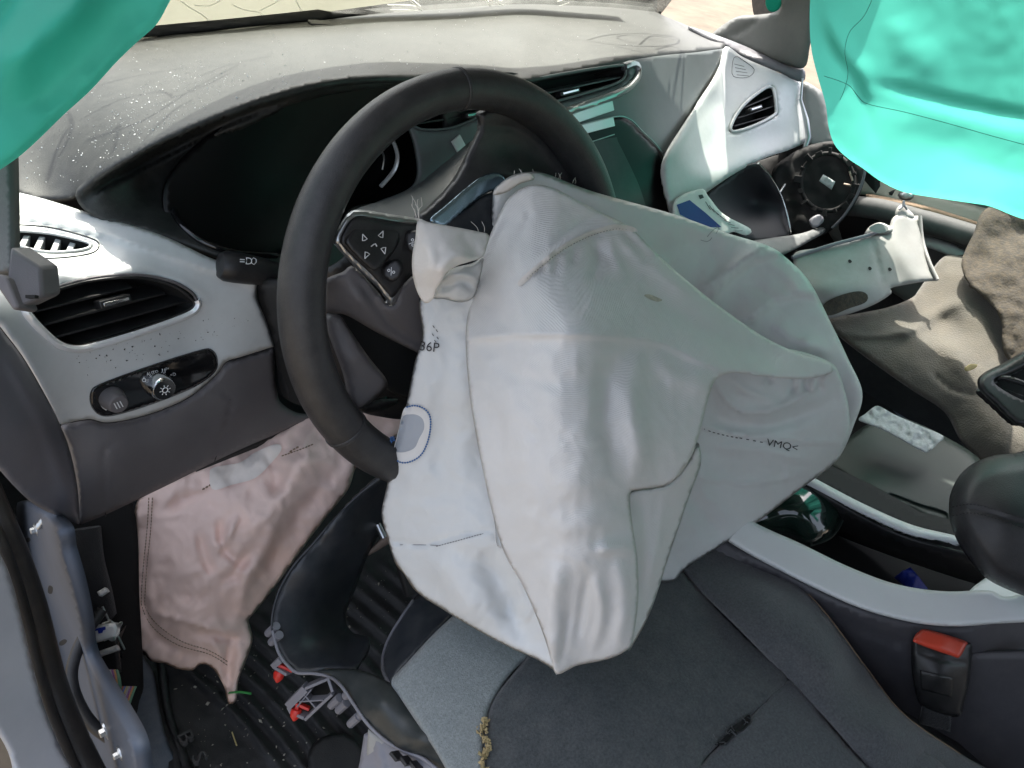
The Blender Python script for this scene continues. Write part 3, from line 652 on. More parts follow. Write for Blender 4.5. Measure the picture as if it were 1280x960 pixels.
wheel = thing('steering_wheel', 'black leather steering wheel with thumb buttons and burst airbag at its hub', 'steering wheel', tuple(W_C))
eu = np.array([1, 0, 0.]); ev = np.array([0, math.sin(W_TILT), math.cos(W_TILT)])
RW, RT = .1755, .0178
V = []; Fc = []; nu, nv = 144, 20
def rim_pt(u, v, R=RW, r=RT):
    rr = r*(1+.06*math.cos(2*(u-.3)))
    return W_C+(R+rr*math.cos(v))*(math.cos(u)*eu+math.sin(u)*ev)+rr*1.05*math.sin(v)*W_N
for i in range(nu):
    for j in range(nv): V.append(rim_pt(2*math.pi*i/nu, 2*math.pi*j/nv))
for i in range(nu):
    for j in range(nv): Fc.append((i*nv+j, ((i+1) % nu)*nv+j, ((i+1) % nu)*nv+(j+1) % nv, i*nv+(j+1) % nv))
Fc = [tuple(reversed(f)) for f in Fc]
rim = from_py('rim', V, Fc, M['leather'], wheel)
def rim_u(px, py):
    p = at(px, py, 'w0')-W_C; return math.atan2(p@ev, p@eu)
for (px, py) in ((573, 108), (428, 540)):
    u = rim_u(px, py)
    tube('rim_seam', [rim_pt(u+.012*math.sin(v*1.0)*0, v, RW, RT+.0002) for v in np.linspace(0, 2*math.pi, 40, endpoint=False)], .0007, M['thread_dark'], rim, True, 6)
    for s in (-1, 1): tube('rim_seam', [rim_pt(u+s*.006, v, RW, RT+.0001) for v in np.linspace(0, 2*math.pi, 40, endpoint=False)], .0008, M['leather'], rim, True, 6)
# spokes
Sheet('spoke', [(596, 140, 'w-.004'), (598, 156, 'w-.004'), (586, 185, 'w-.008'), (565, 225, 'w-.008'), (535, 258, 'w-.004'), (518, 270, 'w-.004'), (528, 282, 'w0'), (560, 275, 'w0'), (600, 240, 'w.004'), (640, 225, 'w.004'), (700, 260, 'w0'), (760, 280, 'w-.004'), (752, 230, 'w-.002'), (728, 190, 'w0'), (690, 150, 'w0'), (640, 130, 'w0')],
      [(650, 185, 'w-.012'), (690, 210, 'w-.012')], M['leather'], wheel, 5, .012, roll=(8, .012), creases=[([(600, 157), (640, 160), (670, 178), (676, 192)], -.004, 2.5, 'r')])
stt = Sheet('spoke_trim', [(538, 274, 'w.006'), (556, 258), (585, 233), (605, 219), (624, 216, 'w.006'), (633, 226), (627, 235), (609, 241, 'w.007'), (588, 256), (561, 281), (547, 283, 'w.007')], [], mat('silver_blue_reflection', (.3, .42, .5), .24, metal=.9, var=.1), wheel, 3, .006, roll=(2, .0012))  # silver trim, its blue reflections put into the base colour
hub = Sheet('hub_cover', [(548, 279, 'w.006'), (585, 254, 'w.006'), (610, 238, 'w.005'), (640, 232, 'w.006'), (720, 300, 'w.012'), (740, 400, 'w.014'), (700, 490, 'w.012'), (620, 520, 'w.01'), (560, 490, 'w.01'), (530, 420, 'w.008'), (522, 330, 'w.008')], [(620, 380, 'w.02')], M['trimdark'], wheel, 6, .02, roll=(8, .012))
# thumb-button pad with silver frame
fr = Sheet('button_frame', [(416, 300, 'w.004'), (424, 282), (436, 266), (450, 262, 'w.004'), (490, 268), (530, 275, 'w.004'), (530, 285), (516, 330), (494, 378, 'w.006'), (487, 379), (470, 358), (440, 330), (420, 308)], [], M['satin'], wheel, 4, .01, roll=(5, .005))
pad = Sheet('button_pad', [(425, 300, 'w.005'), (432, 284), (442, 272), (455, 270, 'w.005'), (490, 276), (532, 283, 'w.005'), (532, 320), (508, 350), (491, 372, 'w.006'), (484, 366), (465, 344), (440, 320), (428, 307)], [], M['black'], wheel, 4, .004, roll=(2.5, .002), fn=lambda P: np.full(len(P), -.0018))
bt = Sheet('rocker_button', [(431, 300, 'w.005'), (440, 283), (452, 277), (480, 279), (498, 286), (500, 299, 'w.005'), (490, 318), (474, 336), (464, 337), (445, 320), (434, 308)], [(465, 305, 'w.006')], M['black'], wheel, 3.5, .004, roll=(5, .0028), fn=lambda P: np.full(len(P), -.0045))
b2 = Sheet('cruise_button', [(508, 290, 'w.005'), (526, 290), (528, 312), (518, 318), (508, 308)], [], M['black'], wheel, 3.5, .003, roll=(3, .002), fn=lambda P: np.full(len(P), -.0035))
b3 = Sheet('voice_button', [(478, 334, 'w.006'), (494, 324), (504, 332), (500, 346), (490, 352), (480, 346)], [], M['black'], wheel, 3.5, .003, roll=(3, .002), fn=lambda P: np.full(len(P), -.0035))
for (x, y, a) in ((455, 297, -20), (477, 293, 25), (480, 313, 165), (458, 319, 205)):
    t_ = [(0, -4.6), (3.4, 3.6), (-3.4, 3.6)]; ca, sa = math.cos(R_(a)), math.sin(R_(a))
    stroke_on('arrow_mark', [(x+p*ca-q*sa, y+p*sa+q*ca) for p, q in t_]+[(x-4.6*-sa, y-4.6*ca)], bt, .00042, M['print_white'], bt.obj, .0004, False, False)
stroke_on('tick_mark', [(464, 308), (469, 304), (471, 308)], bt, .0005, M['print_white'], bt.obj, .0004, False, False)
text_on('print', '%', 516, 303, 9, 35, b2, M['print_white'], b2.obj)
text_on('print', '%', 489, 339, 9, -30, b3, M['print_white'], b3.obj)
# lower spoke shells
Sheet('spoke_back', [(404, 356, 'w-.02'), (408, 348, 'w-.012'), (428, 340, 'w-.004'), (442, 333, 'w0'), (470, 362, 'w0'), (488, 382, 'w.002'), (500, 360, 'w.002'), (530, 340, 'w.004'), (560, 380, 'w0'), (560, 460, 'w-.01'), (520, 440, 'w-.012'), (470, 415, 'w-.014'), (430, 393, 'w-.02'), (402, 392, 'w-.028')],
      [(450, 375, 'w.002')], M['knee'], wheel, 5, .004, roll=(6, .006), creases=[([(440, 338), (470, 380), (495, 410), (540, 440)], -.006, 6, 'g')])
Sheet('lower_spoke', [(405, 398, 'w-.018'), (424, 394, 'w-.012'), (436, 410, 'w-.008'), (460, 445, 'w-.006'), (484, 476, 'w-.006'), (478, 490, 'w-.008'), (450, 512, 'w-.01'), (436, 500, 'w-.012'), (428, 465, 'w-.012')],
      [(445, 450, 'w-.002')], M['knee'], wheel, 5, .004, roll=(7, .008))
Sheet('lower_spoke', [(452, 508, 'w-.02'), (470, 500), (495, 498, 'w-.03'), (497, 504), (480, 512, 'w-.03'), (456, 516)], [], M['black'], wheel, 4, .01, roll=(3, .004))
Sheet('hub_back', [(420, 395, 'w-.05'), (470, 400, 'w-.05'), (560, 440, 'w-.05'), (560, 500, 'w-.05'), (500, 495, 'w-.05'), (450, 450, 'w-.05')], [], M['void'], wheel, 8, .01)

# ================================================================== driver airbag
ab = thing('driver_airbag', 'burst white driver airbag sagging from the steering wheel onto the seat', 'airbag', tuple(at(650, 330, .66)))
A_ = Sheet('rear_panel', [(616, 243, .655), (622, 232), (640, 219, .655), (660, 215), (682, 217, .68), (740, 239), (840, 267, .79), (905, 290), (960, 307, .885), (985, 324), (1012, 352, .895), (1037, 400), (1060, 448, .89), (1078, 491, .89), (1068, 530), (1046, 575, .91), (1000, 610), (940, 655, .88), (870, 690), (800, 700), (700, 660, .70), (620, 540, .70), (600, 400), (612, 300, .68)],
    [(760, 330, .70), (850, 350, .80), (930, 390, .84), (1000, 440, .85), (900, 550, .89), (760, 500, .80), (1050, 500, .90)], M['bag2'], ab, 5, pillow=.06, rough=(.003, .012, 4., .004), roll=(7, .010),
    creases=[([(888, 372), (915, 345), (945, 325), (985, 314)], 0.0160, 14, 'R', 1), ([(884, 360), (910, 340), (935, 322), (950, 314)], 0.0128, 9, 'R', 1), ([(940, 398), (965, 378), (1000, 366), (1025, 372)], 0.0192, 22, 'R', 1),
             ([(955, 325), (985, 345), (1010, 375)], 0.0064, 7, 'g'), ([(925, 350), (955, 365), (985, 395)], -0.0048, 6, 'g'), ([(960, 400), (990, 420), (1020, 440)], 0.0064, 8, 'g'), ([(1000, 430), (1020, 432), (1040, 445)], 0.0144, 10, 'g'), ([(700, 232), (780, 262), (860, 290)], 0.0064, 16, 'g'), ([(820, 330), (860, 310), (905, 312)], -0.0096, 18, 'g')])
Fs = Sheet('side_panel', [(880, 470, .735), (930, 440, .765), (985, 436, .80), (1036, 452, .815), (1050, 470, .835), (1061, 510, .86), (1060, 545, .88), (1045, 577, .885), (1000, 612, .875), (940, 657, .845), (862, 707, .81), (842, 726, .80), (819, 723, .79), (800, 690, .775), (790, 620, .75), (830, 560, .75)],
    [(900, 520, .785), (950, 520, .80), (1000, 500, .82), (900, 610, .81), (860, 660, .795), (960, 590, .835)], M['bag2'], ab, 4, pillow=.03, rough=(.003, .014, 2., .004), roll=(5, .005),
    creases=[([(885, 500), (905, 525), (950, 532), (1000, 520), (1040, 500)], -0.0108, 10, 'g'), ([(895, 485), (920, 512), (960, 515), (1000, 498), (1030, 475)], 0.0108, 8, 'R', 1), ([(880, 535), (930, 545), (1000, 552), (1058, 556)], 0.0054, 4, 'R', 1),
             ([(890, 560), (950, 562), (1020, 578)], 0.0054, 8, 'g'), ([(880, 600), (940, 605), (990, 598)], 0.0054, 8, 'R', 1), ([(855, 600), (875, 640), (905, 668)], -0.0072, 12, 'g'), ([(1015, 462), (1008, 478), (1010, 492)], -0.0090, 4, 'g'), ([(990, 462), (992, 480), (985, 492)], -0.0072, 4, 'g'), ([(1030, 460), (1024, 478), (1027, 490)], -0.0072, 4, 'g'), ([(960, 455), (962, 480)], -0.0072, 5, 'g'),
             ([(910, 470), (935, 490), (965, 500)], 0.0054, 5, 'g')])
Cs = Sheet('lower_lobe', [(524, 378, .63), (540, 366), (565, 360, .625), (600, 372), (640, 430, .64), (660, 560), (690, 700, .64), (715, 800), (698, 842, .612), (690, 836), (670, 824, .63), (640, 811), (600, 790, .65), (560, 766, .665), (522, 741, .68), (505, 718), (494, 704, .688), (485, 676), (477, 644, .685), (483, 610), (494, 562, .662), (505, 520), (518, 455, .635), (528, 420)],
    [(560, 480, .628), (545, 600, .645), (590, 690, .635), (540, 690, .658), (620, 760, .635), (600, 560, .645)], M['bag2'], ab, 4, pillow=.06, rough=(.003, .012, 1., .003), roll=(7, .008),
    creases=[([(488, 678), (530, 682), (575, 670), (612, 666)], -.004, 3.5, 'R', 1), ([(600, 690), (625, 730), (636, 760), (660, 800)], -.014, 16, 'g'), ([(540, 690), (575, 740), (600, 782)], .008, 18, 'g'), ([(560, 390), (555, 470), (550, 560), (560, 650)], -.005, 16, 'g'), ([(652, 782), (666, 762), (672, 752)], .004, 3, 'R', 1), ([(640, 740), (632, 775)], -.006, 8, 'g')])
Bs = Sheet('front_panel', [(582, 424, .625), (588, 375), (597, 335, .635), (608, 305), (624, 268, .645), (640, 243), (664, 231, .64), (692, 235), (725, 252, .655), (762, 271), (790, 284, .68), (795, 290), (835, 330, .705), (880, 368), (920, 398, .745), (960, 424), (1000, 442, .79), (1034, 452), (1041, 459, .815), (1036, 468), (1000, 474, .77), (950, 470, .72), (915, 466), (896, 474, .67), (888, 490), (880, 520, .65), (872, 550), (858, 582, .63), (836, 605), (800, 612, .605), (788, 617), (790, 650, .60), (797, 700), (798, 745, .605), (793, 790), (786, 811, .612), (760, 824), (722, 832, .615), (697, 843), (690, 828, .605), (678, 790), (655, 735, .60), (630, 690), (614, 635, .60), (600, 570), (588, 500, .61)],
    [(720, 402, .572), (690, 300, .622), (760, 310, .665), (700, 500, .553), (720, 600, .552), (730, 700, .568), (830, 470, .635), (880, 420, .69), (660, 560, .565), (800, 560, .592), (640, 400, .593), (770, 420, .60), (960, 450, .755)], M['bag'], ab, 4, pillow=.07, rough=(.002, .011, 0., .0028), roll=(3, .003),
    creases=[([(586, 424), (660, 418), (740, 420), (820, 428), (880, 455)], .008, 24, 'R', 1), ([(650, 352), (668, 335), (700, 310), (735, 292), (768, 283), (786, 284)], 0.0074, 5, 'g'), ([(652, 356), (672, 340), (702, 315), (737, 297), (768, 288), (783, 290)], -0.0068, 3, 'g'),
             ([(742, 300), (748, 325), (740, 350)], -0.0068, 7, 'g'), ([(720, 308), (715, 330)], -0.0054, 5, 'g'), ([(760, 293), (768, 320), (780, 345)], 0.0068, 7, 'g'), ([(700, 322), (692, 345)], -0.0054, 6, 'g'), ([(690, 318), (683, 335)], 0.0041, 4, 'g'),
             ([(765, 290), (800, 318), (840, 350), (870, 372)], 0.0068, 10, 'g'), ([(780, 290), (800, 312), (815, 330)], -0.0081, 7, 'g'), ([(768, 440), (758, 490), (760, 540), (775, 590)], -.011, 16, 'g'), ([(800, 440), (790, 500), (800, 560), (792, 610)], .008, 14, 'g'), ([(600, 440), (640, 520), (660, 600), (672, 680)], .004, 18, 'g'), ([(640, 470), (700, 480), (760, 470)], -.003, 12, 'g'), ([(820, 440), (845, 470), (890, 478)], 0.0081, 15, 'g'),
             ([(736, 718), (728, 760), (722, 800)], -0.0054, 6, 'g'), ([(745, 722), (752, 770), (740, 815)], 0.0054, 7, 'g'), ([(775, 700), (780, 760), (770, 815)], 0.0068, 10, 'g'), ([(698, 700), (690, 760), (696, 830)], 0.0121, 16, 'g'), ([(712, 760), (706, 800), (700, 832)], -0.0054, 5, 'g'),
             ([(780, 640), (740, 655), (690, 660)], 0.0041, 14, 'g'), ([(792, 690), (770, 684), (745, 690)], 0.0068, 9, 'g'), ([(600, 330), (612, 300), (630, 270)], 0.0041, 6, 'g'), ([(800, 352), (850, 392), (905, 425), (960, 445)], -0.0054, 12, 'g'), ([(664, 262), (655, 285), (645, 300)], -0.0027, 5, 'g'), ([(745, 270), (712, 290), (690, 312)], -0.0041, 6, 'g'), ([(786, 278), (740, 280), (700, 300)], 0.0027, 5, 'g')])
Hs = Sheet('fold_panel', [(782, 622, .615), (795, 612), (835, 604, .64), (862, 575), (872, 552, .66), (876, 580), (862, 620, .675), (838, 690), (815, 760, .66), (795, 800), (784, 812, .625), (788, 760), (785, 680, .61)],
    [(830, 640, .65)], M['bag'], ab, 4, pillow=.02, rough=(.002, .02), roll=(5, .005), creases=[([(800, 620), (806, 680), (800, 760)], -.005, 8, 'g'), ([(830, 620), (822, 680), (808, 740)], .004, 6, 'g')])
# seam tape over the crown with its stitching, finer stitching elsewhere
dashes_on('seam_stitch', [(652, 353), (670, 338), (702, 313), (737, 295), (768, 286), (785, 287)], Bs, .0007, M['thread_grey'], ab, 4)
dashes_on('seam_stitch', [(545, 683), (575, 675), (600, 668), (613, 666)], Cs, .00045, M['thread_grey'], ab, 3.5, .8)
stroke_on('loose_thread', [(500, 681), (530, 681), (548, 682)], Cs, .0003, M['thread_grey'], ab, .0006)
stroke_on('seam_tape', [(613, 630), (618, 655), (622, 683), (639, 680), (634, 660)], Cs, .0006, M['bag'], ab, .002)
build_overlay('seam_tape', [(648, 352), (668, 333), (700, 308), (735, 290), (765, 281), (790, 283), (796, 290), (768, 288), (737, 296), (702, 315), (672, 339), (652, 357)], Bs, M['flap'], ab, .0014, 3)
# vent hole with its reinforcing ring and blue stitching
vh = [(503, 522), (512, 518), (522, 519), (529, 525), (530, 536), (524, 548), (518, 560), (506, 565), (497, 565), (494, 562), (497, 546)]
build_overlay('vent_ring', [(505, 511), (516, 508), (528, 511), (536, 520), (537, 536), (532, 556), (524, 570), (510, 577), (497, 576), (491, 568), (493, 557), (498, 538)], Cs, M['bag'], ab, .0012, 3, holes=[vh])
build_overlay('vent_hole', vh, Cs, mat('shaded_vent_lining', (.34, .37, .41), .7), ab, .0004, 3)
dashes_on('blue_stitch', [(508, 509), (518, 507), (529, 510), (537, 519), (538, 536), (533, 557), (524, 571), (510, 578), (498, 577), (491, 567)], Cs, .0008, M['thread_blue'], ab, 3.2, .8, .0022)
P_ = at(490, 549, .655)
tube('blue_thread_knot', [P_+np.array([.002*math.cos(k*1.9), .002*math.sin(k*2.3), .0022*math.cos(k*1.3)]) for k in range(16)], .0005, M['thread_blue'], ab, n=5)
# printed lettering
text_on('print', '36P', 535, 433, 12, 6, Cs, M['ink'], ab, .0014)
for k, (x, y) in enumerate([(541, 407), (545, 412), (540, 417), (546, 421), (543, 425)]): stroke_on('print', [(x, y), (x+2, y+3)], Cs, .0003, M['ink'], ab, .001)
text_on('print', '- - - - VMQ<', 972, 555, 9, 11, Fs, M['ink'], ab, .0012, squash=1.15)
dashes_on('print', [(880, 536), (890, 540), (905, 544), (925, 548)], Fs, .0006, M['ink'], ab, 6, .55)
build_overlay('smudge', [(805, 369), (812, 368), (820, 371), (828, 375), (822, 377), (812, 374)], Bs, mat('brown_smudge', (.5, .46, .38), .8, var=.3, vscale=200), ab, .0005, 2)
for pts in ([(884, 296), (892, 287), (899, 284), (895, 292)], [(876, 300), (885, 302), (890, 297)], [(895, 281), (900, 287)]): stroke_on('print', pts, A_, .00025, M['thread_grey'], ab, .0006)
# torn cream tab hanging over the buttons, with frayed threads
tab = Sheet('torn_tab', [(523, 276, .585), (541, 279), (570, 284, .59), (600, 290, .60), (611, 294), (608, 310), (603, 321, .592), (585, 328), (572, 332, .575), (560, 340), (552, 352, .575), (545, 362), (541, 374, .588), (531, 379), (522, 366, .59), (516, 345), (515, 322, .585), (519, 298)],
    [(560, 305, .575), (535, 330, .572)], M['flap'], ab, 3.5, .0018, rough=(.002, .03), creases=[([(552, 345), (556, 330), (570, 320), (590, 322)], .005, 6, 'g'), ([(575, 290), (590, 310), (600, 318)], -.003, 8, 'g'), ([(530, 300), (540, 325), (538, 350)], .004, 9, 'g')])
Sheet('rolled_cloth', [(548, 352, .60), (565, 336), (590, 329, .605), (604, 322), (600, 350, .62), (592, 372), (575, 378, .612), (555, 374), (541, 372, .603)], [(572, 350, .595)], M['bag2'], ab, 3.5, pillow=.02, roll=(7, .01), creases=[([(552, 362), (575, 352), (592, 362)], -.008, 5, 'g'), ([(560, 345), (580, 342), (598, 350)], .005, 4, 'g')])
for k in range(6):
    x = 522+random.uniform(-1, 4); L = [(x, 277, .585)]; px_, py_ = x, 277
    for j in range(4): px_ += random.uniform(-4, 3); py_ -= random.uniform(2, 13); L.append((px_, py_, .585+.002*j))
    tube('frayed_thread', cr([at(*p) for p in L], n=5), .00022, M['flap'], ab, n=4)
for k in range(2):
    x = 596+random.uniform(0, 14); tube('frayed_thread', cr([at(x, 290, .598), at(x-2+random.uniform(-4, 4), 284, .596), at(x-3+random.uniform(-7, 5), 277, .596)], n=5), .0002, M['flap'], ab, n=4)
for k in range(9):
    x = 640+random.uniform(0, 90); y = 219+max(0, (x-680)*.28); tube('frayed_thread', cr([at(x, y, .657+.0005*(x-640)), at(x+1, y-3, .656), at(x+random.uniform(-2, 4), y-random.uniform(5, 9), .656+.0005*(x-640))], n=4), .0002, M['flap'], ab, n=4)
# torn corner at the top
Sheet('torn_corner', [(617, 244, .645), (620, 236), (632, 226, .64), (645, 219), (662, 216, .645), (668, 224), (650, 230, .645), (634, 240)], [], M['flap'], ab, 3, .0015, roll=(3, .002))

# ================================================================== knee airbag
kb = thing('knee_airbag', 'pale pink knee airbag hanging below the grey knee panel', 'airbag', tuple(at(280, 620, .86)))
Ks = Sheet('bag_front', [(168, 640, .83), (176, 620), (200, 606, .83), (255, 583), (300, 560, .845), (345, 538), (395, 512, .87), (430, 500), (465, 500, .875), (500, 480), (520, 520, .9), (478, 560), (447, 582, .875), (435, 612), (405, 650, .88), (375, 690), (345, 732, .9), (318, 766), (311, 776, .9), (316, 799), (306, 830, .905), (298, 850), (296, 872, .905), (291, 880), (284, 877, .905), (280, 858), (266, 836, .895), (252, 830), (240, 838, .89), (222, 836), (205, 829, .885), (188, 826), (172, 805, .875), (164, 780), (156, 760, .865), (151, 746), (160, 738, .86), (167, 716), (163, 690, .85), (169, 668)],
    [(260, 680, .825), (330, 620, .83), (230, 770, .845), (300, 720, .845), (400, 570, .845), (200, 700, .835), (270, 800, .865)], M['pink'], kb, 4, pillow=.05, rough=(.006, .014, 3., .008), roll=(6, .008),
    creases=[([(250, 665), (258, 700), (268, 720)], -0.0108, 7, 'g'), ([(275, 650), (280, 685), (300, 705)], -0.0126, 6, 'g'), ([(295, 645), (285, 670), (270, 690)], 0.0090, 5, 'g'), ([(310, 690), (295, 715), (280, 730)], -0.0108, 6, 'g'), ([(200, 770), (250, 782), (300, 798)], 0.0108, 8, 'R', 1), ([(180, 760), (230, 745), (280, 750)], -0.0054, 10, 'g'),
             ([(240, 790), (280, 797), (312, 797)], -0.0090, 6, 'g'), ([(290, 800), (286, 830), (285, 870)], -0.0144, 7, 'g'), ([(385, 560), (360, 610), (330, 650), (300, 670)], 0.0126, 14, 'g'), ([(420, 580), (380, 640), (345, 690), (325, 740)], -0.0108, 14, 'g'), ([(350, 640), (330, 690), (305, 730), (300, 760)], 0.0108, 9, 'g'), ([(200, 640), (230, 625), (270, 612)], -0.0054, 6, 'g'),
             ([(184, 650), (182, 700), (178, 750), (195, 795), (230, 815), (270, 825)], -0.0072, 5, 'g'), ([(170, 660), (185, 662)], -0.0054, 4, 'g'), ([(165, 720), (182, 725)], -0.0054, 4, 'g'), ([(160, 757), (182, 765)], 0.0054, 4, 'g'), ([(178, 810), (195, 797)], -0.0054, 4, 'g'), ([(222, 834), (228, 815)], -0.0054, 4, 'g'), ([(330, 560), (345, 590), (350, 620)], -0.0090, 9, 'g')])
for dx in (0, 4.5): dashes_on('hem_stitch', [(186+dx, 622), (184+dx, 660), (180+dx, 700), (177+dx, 740), (178+dx, 760), (192+dx, 785-dx), (222+dx, 806-dx), (262, 818-dx), (285, 832-dx)], Ks, .0006, M['thread_tan'], kb, 4, .8)
build_overlay('white_patch', [(262, 592), (268, 584), (300, 578), (318, 566), (345, 555), (352, 562), (336, 582), (318, 598), (290, 606), (266, 612)], Ks, mat('pale_patch', (.86, .78, .71), .7), kb, .002, 4)
for x0, y0 in ((253, 612), (362, 565)): dashes_on('tack_stitch', [(x0, y0), (x0+12, y0-7)], Ks, .0012, M['thread_tan'], kb, 4, .8)
dashes_on('tack_stitch', [(352, 570), (375, 562), (392, 555)], Ks, .0008, M['thread_tan'], kb, 4, .8)
tag(stroke_on('leaf_blade', [(286, 866), (300, 865), (314, 867)], Ks, .0016, M['green'], None, .004, flat=.3), 'small green leaf blade caught at the tip of pink airbag', 'leaf')

# ================================================================== side curtain airbags
cr_ = thing('curtain_airbag', 'large bright teal curtain airbag hanging over the far passenger window', 'airbag', tuple(at(1150, 0, 1.3)))
Rc = Sheet('curtain_cloth', [(1040, -330, 'x.53'), (1018, -180), (1014, -30, 'x0.540'), (1012, 20), (1014, 60, 'x0.540'), (1022, 95), (1032, 130, 'x0.535'), (1036, 160), (1044, 182, 'x0.530'), (1060, 198), (1078, 210, 'x0.525'), (1100, 226), (1130, 240, 'x0.520'), (1175, 248), (1230, 256, 'x0.520'), (1310, 266, 'x0.510'), (1325, 100, 'x0.510'), (1310, -40, 'x0.520')],
    [(1150, 60, 'x0.500'), (1090, 120, 'x0.505'), (1200, 180, 'x0.480'), (1250, 60, 'x0.500')], M['teal'], cr_, 6, thick=0, rough=(.003, .01, 5., .001), roll=(6, .006),
    creases=[([(1022, 20), (1040, 65), (1065, 95), (1078, 130), (1092, 180)], 0.0090, 10, 'g'), ([(1035, 20), (1055, 65), (1078, 95), (1090, 125)], -0.0060, 12, 'g'), ([(1080, 104), (1130, 114), (1200, 132), (1320, 155)], .008, 9, 'g'), ([(1095, 130), (1180, 150), (1300, 178)], -0.0060, 22, 'g'), ([(1060, 110), (1085, 125), (1150, 140)], 0.0050, 14, 'g'), ([(1120, 20), (1135, 60), (1180, 90)], -0.0050, 20, 'g'), ([(1200, 200), (1250, 215), (1300, 220)], 0.0030, 14, 'g')])
Vc = []; Fk = []; n1, n2 = 40, 14
for i in range(n1):
    for j in range(n2):
        y = -.22-1.15*i/(n1-1); f = j/(n2-1); Vc.append((.53-.03*f+.03*math.sin(i*.55+f*1.5)*f+.012*math.sin(i*1.7), y, 1.05-(.31+.02*math.sin(i*.4))*f))
for i in range(n1-1):
    for j in range(n2-1): Fk.append((i*n2+j, i*n2+j+1, (i+1)*n2+j+1, (i+1)*n2+j))
from_py('curtain_cloth', Vc, Fk, M['teal'], cr_)  # rear length out of view, added for its teal fill light
stroke_on('curtain_seam', [(1092, -5), (1080, 20), (1062, 40), (1056, 65), (1060, 90), (1056, 110), (1050, 125)], Rc, .0004, M['seam_teal'], cr_, .001)
stroke_on('curtain_seam', [(1030, 95), (1060, 106), (1072, 120), (1085, 130), (1130, 140), (1180, 153), (1240, 170), (1300, 186)], Rc, .0004, M['seam_teal'], cr_, .001)
cl_ = thing('curtain_airbag', 'teal curtain airbag hanging close at the near driver door opening', 'airbag', tuple(at(60, -20, .45)))
Lc = Sheet('curtain_cloth', [(-60, -60, .47), (120, -60), (240, -50, .47), (222, -14), (212, 2, .47), (196, 30), (172, 52, .465), (146, 77), (113, 113, .455), (80, 143), (43, 179, .445), (14, 203), (-30, 230, .44), (-70, 250), (-80, 100, .45)],
    [(90, 20, .43), (20, 100, .425)], M['teal'], cl_, 6, thick=0, rough=(.003, .01, 9., .001), roll=(10, .014), creases=[([(190, -20), (120, 50), (60, 110), (0, 150)], -0.0098, 26, 'g'), ([(120, -20), (60, 40), (0, 90)], 0.0098, 22, 'g'), ([(30, -20), (0, 30), (-20, 50)], -0.0084, 12, 'g')])

# ================================================================== driver seat
seat = thing('bucket_seat', 'grey and charcoal cloth driver seat cushion under the sagging white airbag', 'seat', tuple(at(750, 880, 'z.3')))
def zz(P, t): return P
S1 = Sheet('cushion_insert', [(620, 730, 'z.358'), (560, 775, 'z.352'), (505, 832, 'z.345'), (489, 852, 'z.338'), (500, 872), (545, 940, 'z.35'), (580, 1000, 'z.355'), (607, 1000), (606, 950, 'z.36'), (607, 908, 'z.36'), (621, 868), (656, 825, 'z.36'), (720, 790), (700, 720, 'z.36')], [(560, 860, 'z.355')], M['seat_light'], seat, 5, .03, roll=(7, .005), rough=(.0012, .02))
S2 = Sheet('cushion_centre', [(656, 825, 'z.361'), (621, 868), (607, 908, 'z.361'), (605, 950), (606, 1000, 'z.361'), (862, 1000), (880, 951, 'z.352'), (930, 903), (985, 850, 'z.352'), (930, 793), (860, 722, 'z.36'), (820, 680), (740, 690, 'z.362'), (690, 770)], [(760, 880, 'z.368'), (860, 830, 'z.362')], M['seat_dark'], seat, 5, .03, roll=(6, .005), rough=(.0012, .02))
S3 = Sheet('cushion_rear', [(985, 850, 'z.352'), (931, 904), (879, 953, 'z.352'), (862, 1000), (1120, 1000, 'z.345'), (1082, 956), (1035, 902)], [(980, 930, 'z.353')], M['seat_mid'], seat, 5, .03, roll=(6, .006), rough=(.001, .02))
S4 = Sheet('bolster', [(860, 722, 'z.36'), (925, 788), (985, 850, 'z.352'), (1035, 902), (1082, 957, 'z.345'), (1120, 1000), (1290, 1000, 'z.30'), (1200, 942, 'z.31'), (1130, 893), (1085, 836, 'z.33'), (1025, 757), (967, 703, 'z.355'), (905, 673), (880, 670, 'z.365'), (850, 690)],
    [(960, 750, 'z.385'), (1040, 830, 'z.378'), (1110, 910, 'z.365')], M['seat_mid'], seat, 5, .03, roll=(9, .008), rough=(.0012, .02))
for nm, pts, s_ in (('seam_piping', [(908, 676), (965, 704), (1024, 758), (1084, 837), (1130, 894), (1200, 943)], S4),): stroke_on(nm, pts, s_, .0013, M['thread_tan'], seat, -.004)
stroke_on('seam_thread', [(656, 826), (622, 869), (608, 908), (606, 960)], S2, .0007, M['thread_grey'], seat, -.003)
Sheet('seat_pan', [(470, 880, 'z.30'), (560, 760, 'z.31'), (900, 690, 'z.31'), (1200, 930, 'z.26'), (1290, 1010, 'z.26'), (560, 1010, 'z.31')], [], M['black'], seat, 12, .05, corners=True)
val = Sheet('front_valance', [(486, 856, 'z.325'), (478, 838), (479, 815, 'z.30'), (490, 788), (515, 750, 'z.31'), (545, 735), (610, 730, 'z.34'), (560, 778, 'z.345'), (505, 834), (492, 852, 'z.335')], [(510, 800, 'z.328')], M['trimdark'], seat, 4, .01, roll=(5, .006))
stroke_on('valance_edge', [(487, 856), (479, 838), (480, 815), (491, 789), (516, 751)], val, .0018, M['cap'], seat, .0)
box('cushion_base', (-.385, -.57, .245), (.235, 0, 0), (0, .25, 0), (0, 0, .095), M['seat_mid'], seat, .03, 4)
bk0 = box('backrest', (-.38, -.90, .64), (.25, 0, 0), (0, .075, -.012), (0, .05, .33), M['seat_dark'], seat, .06, 4)  # backrest and headrest are out of view, added to block light from behind
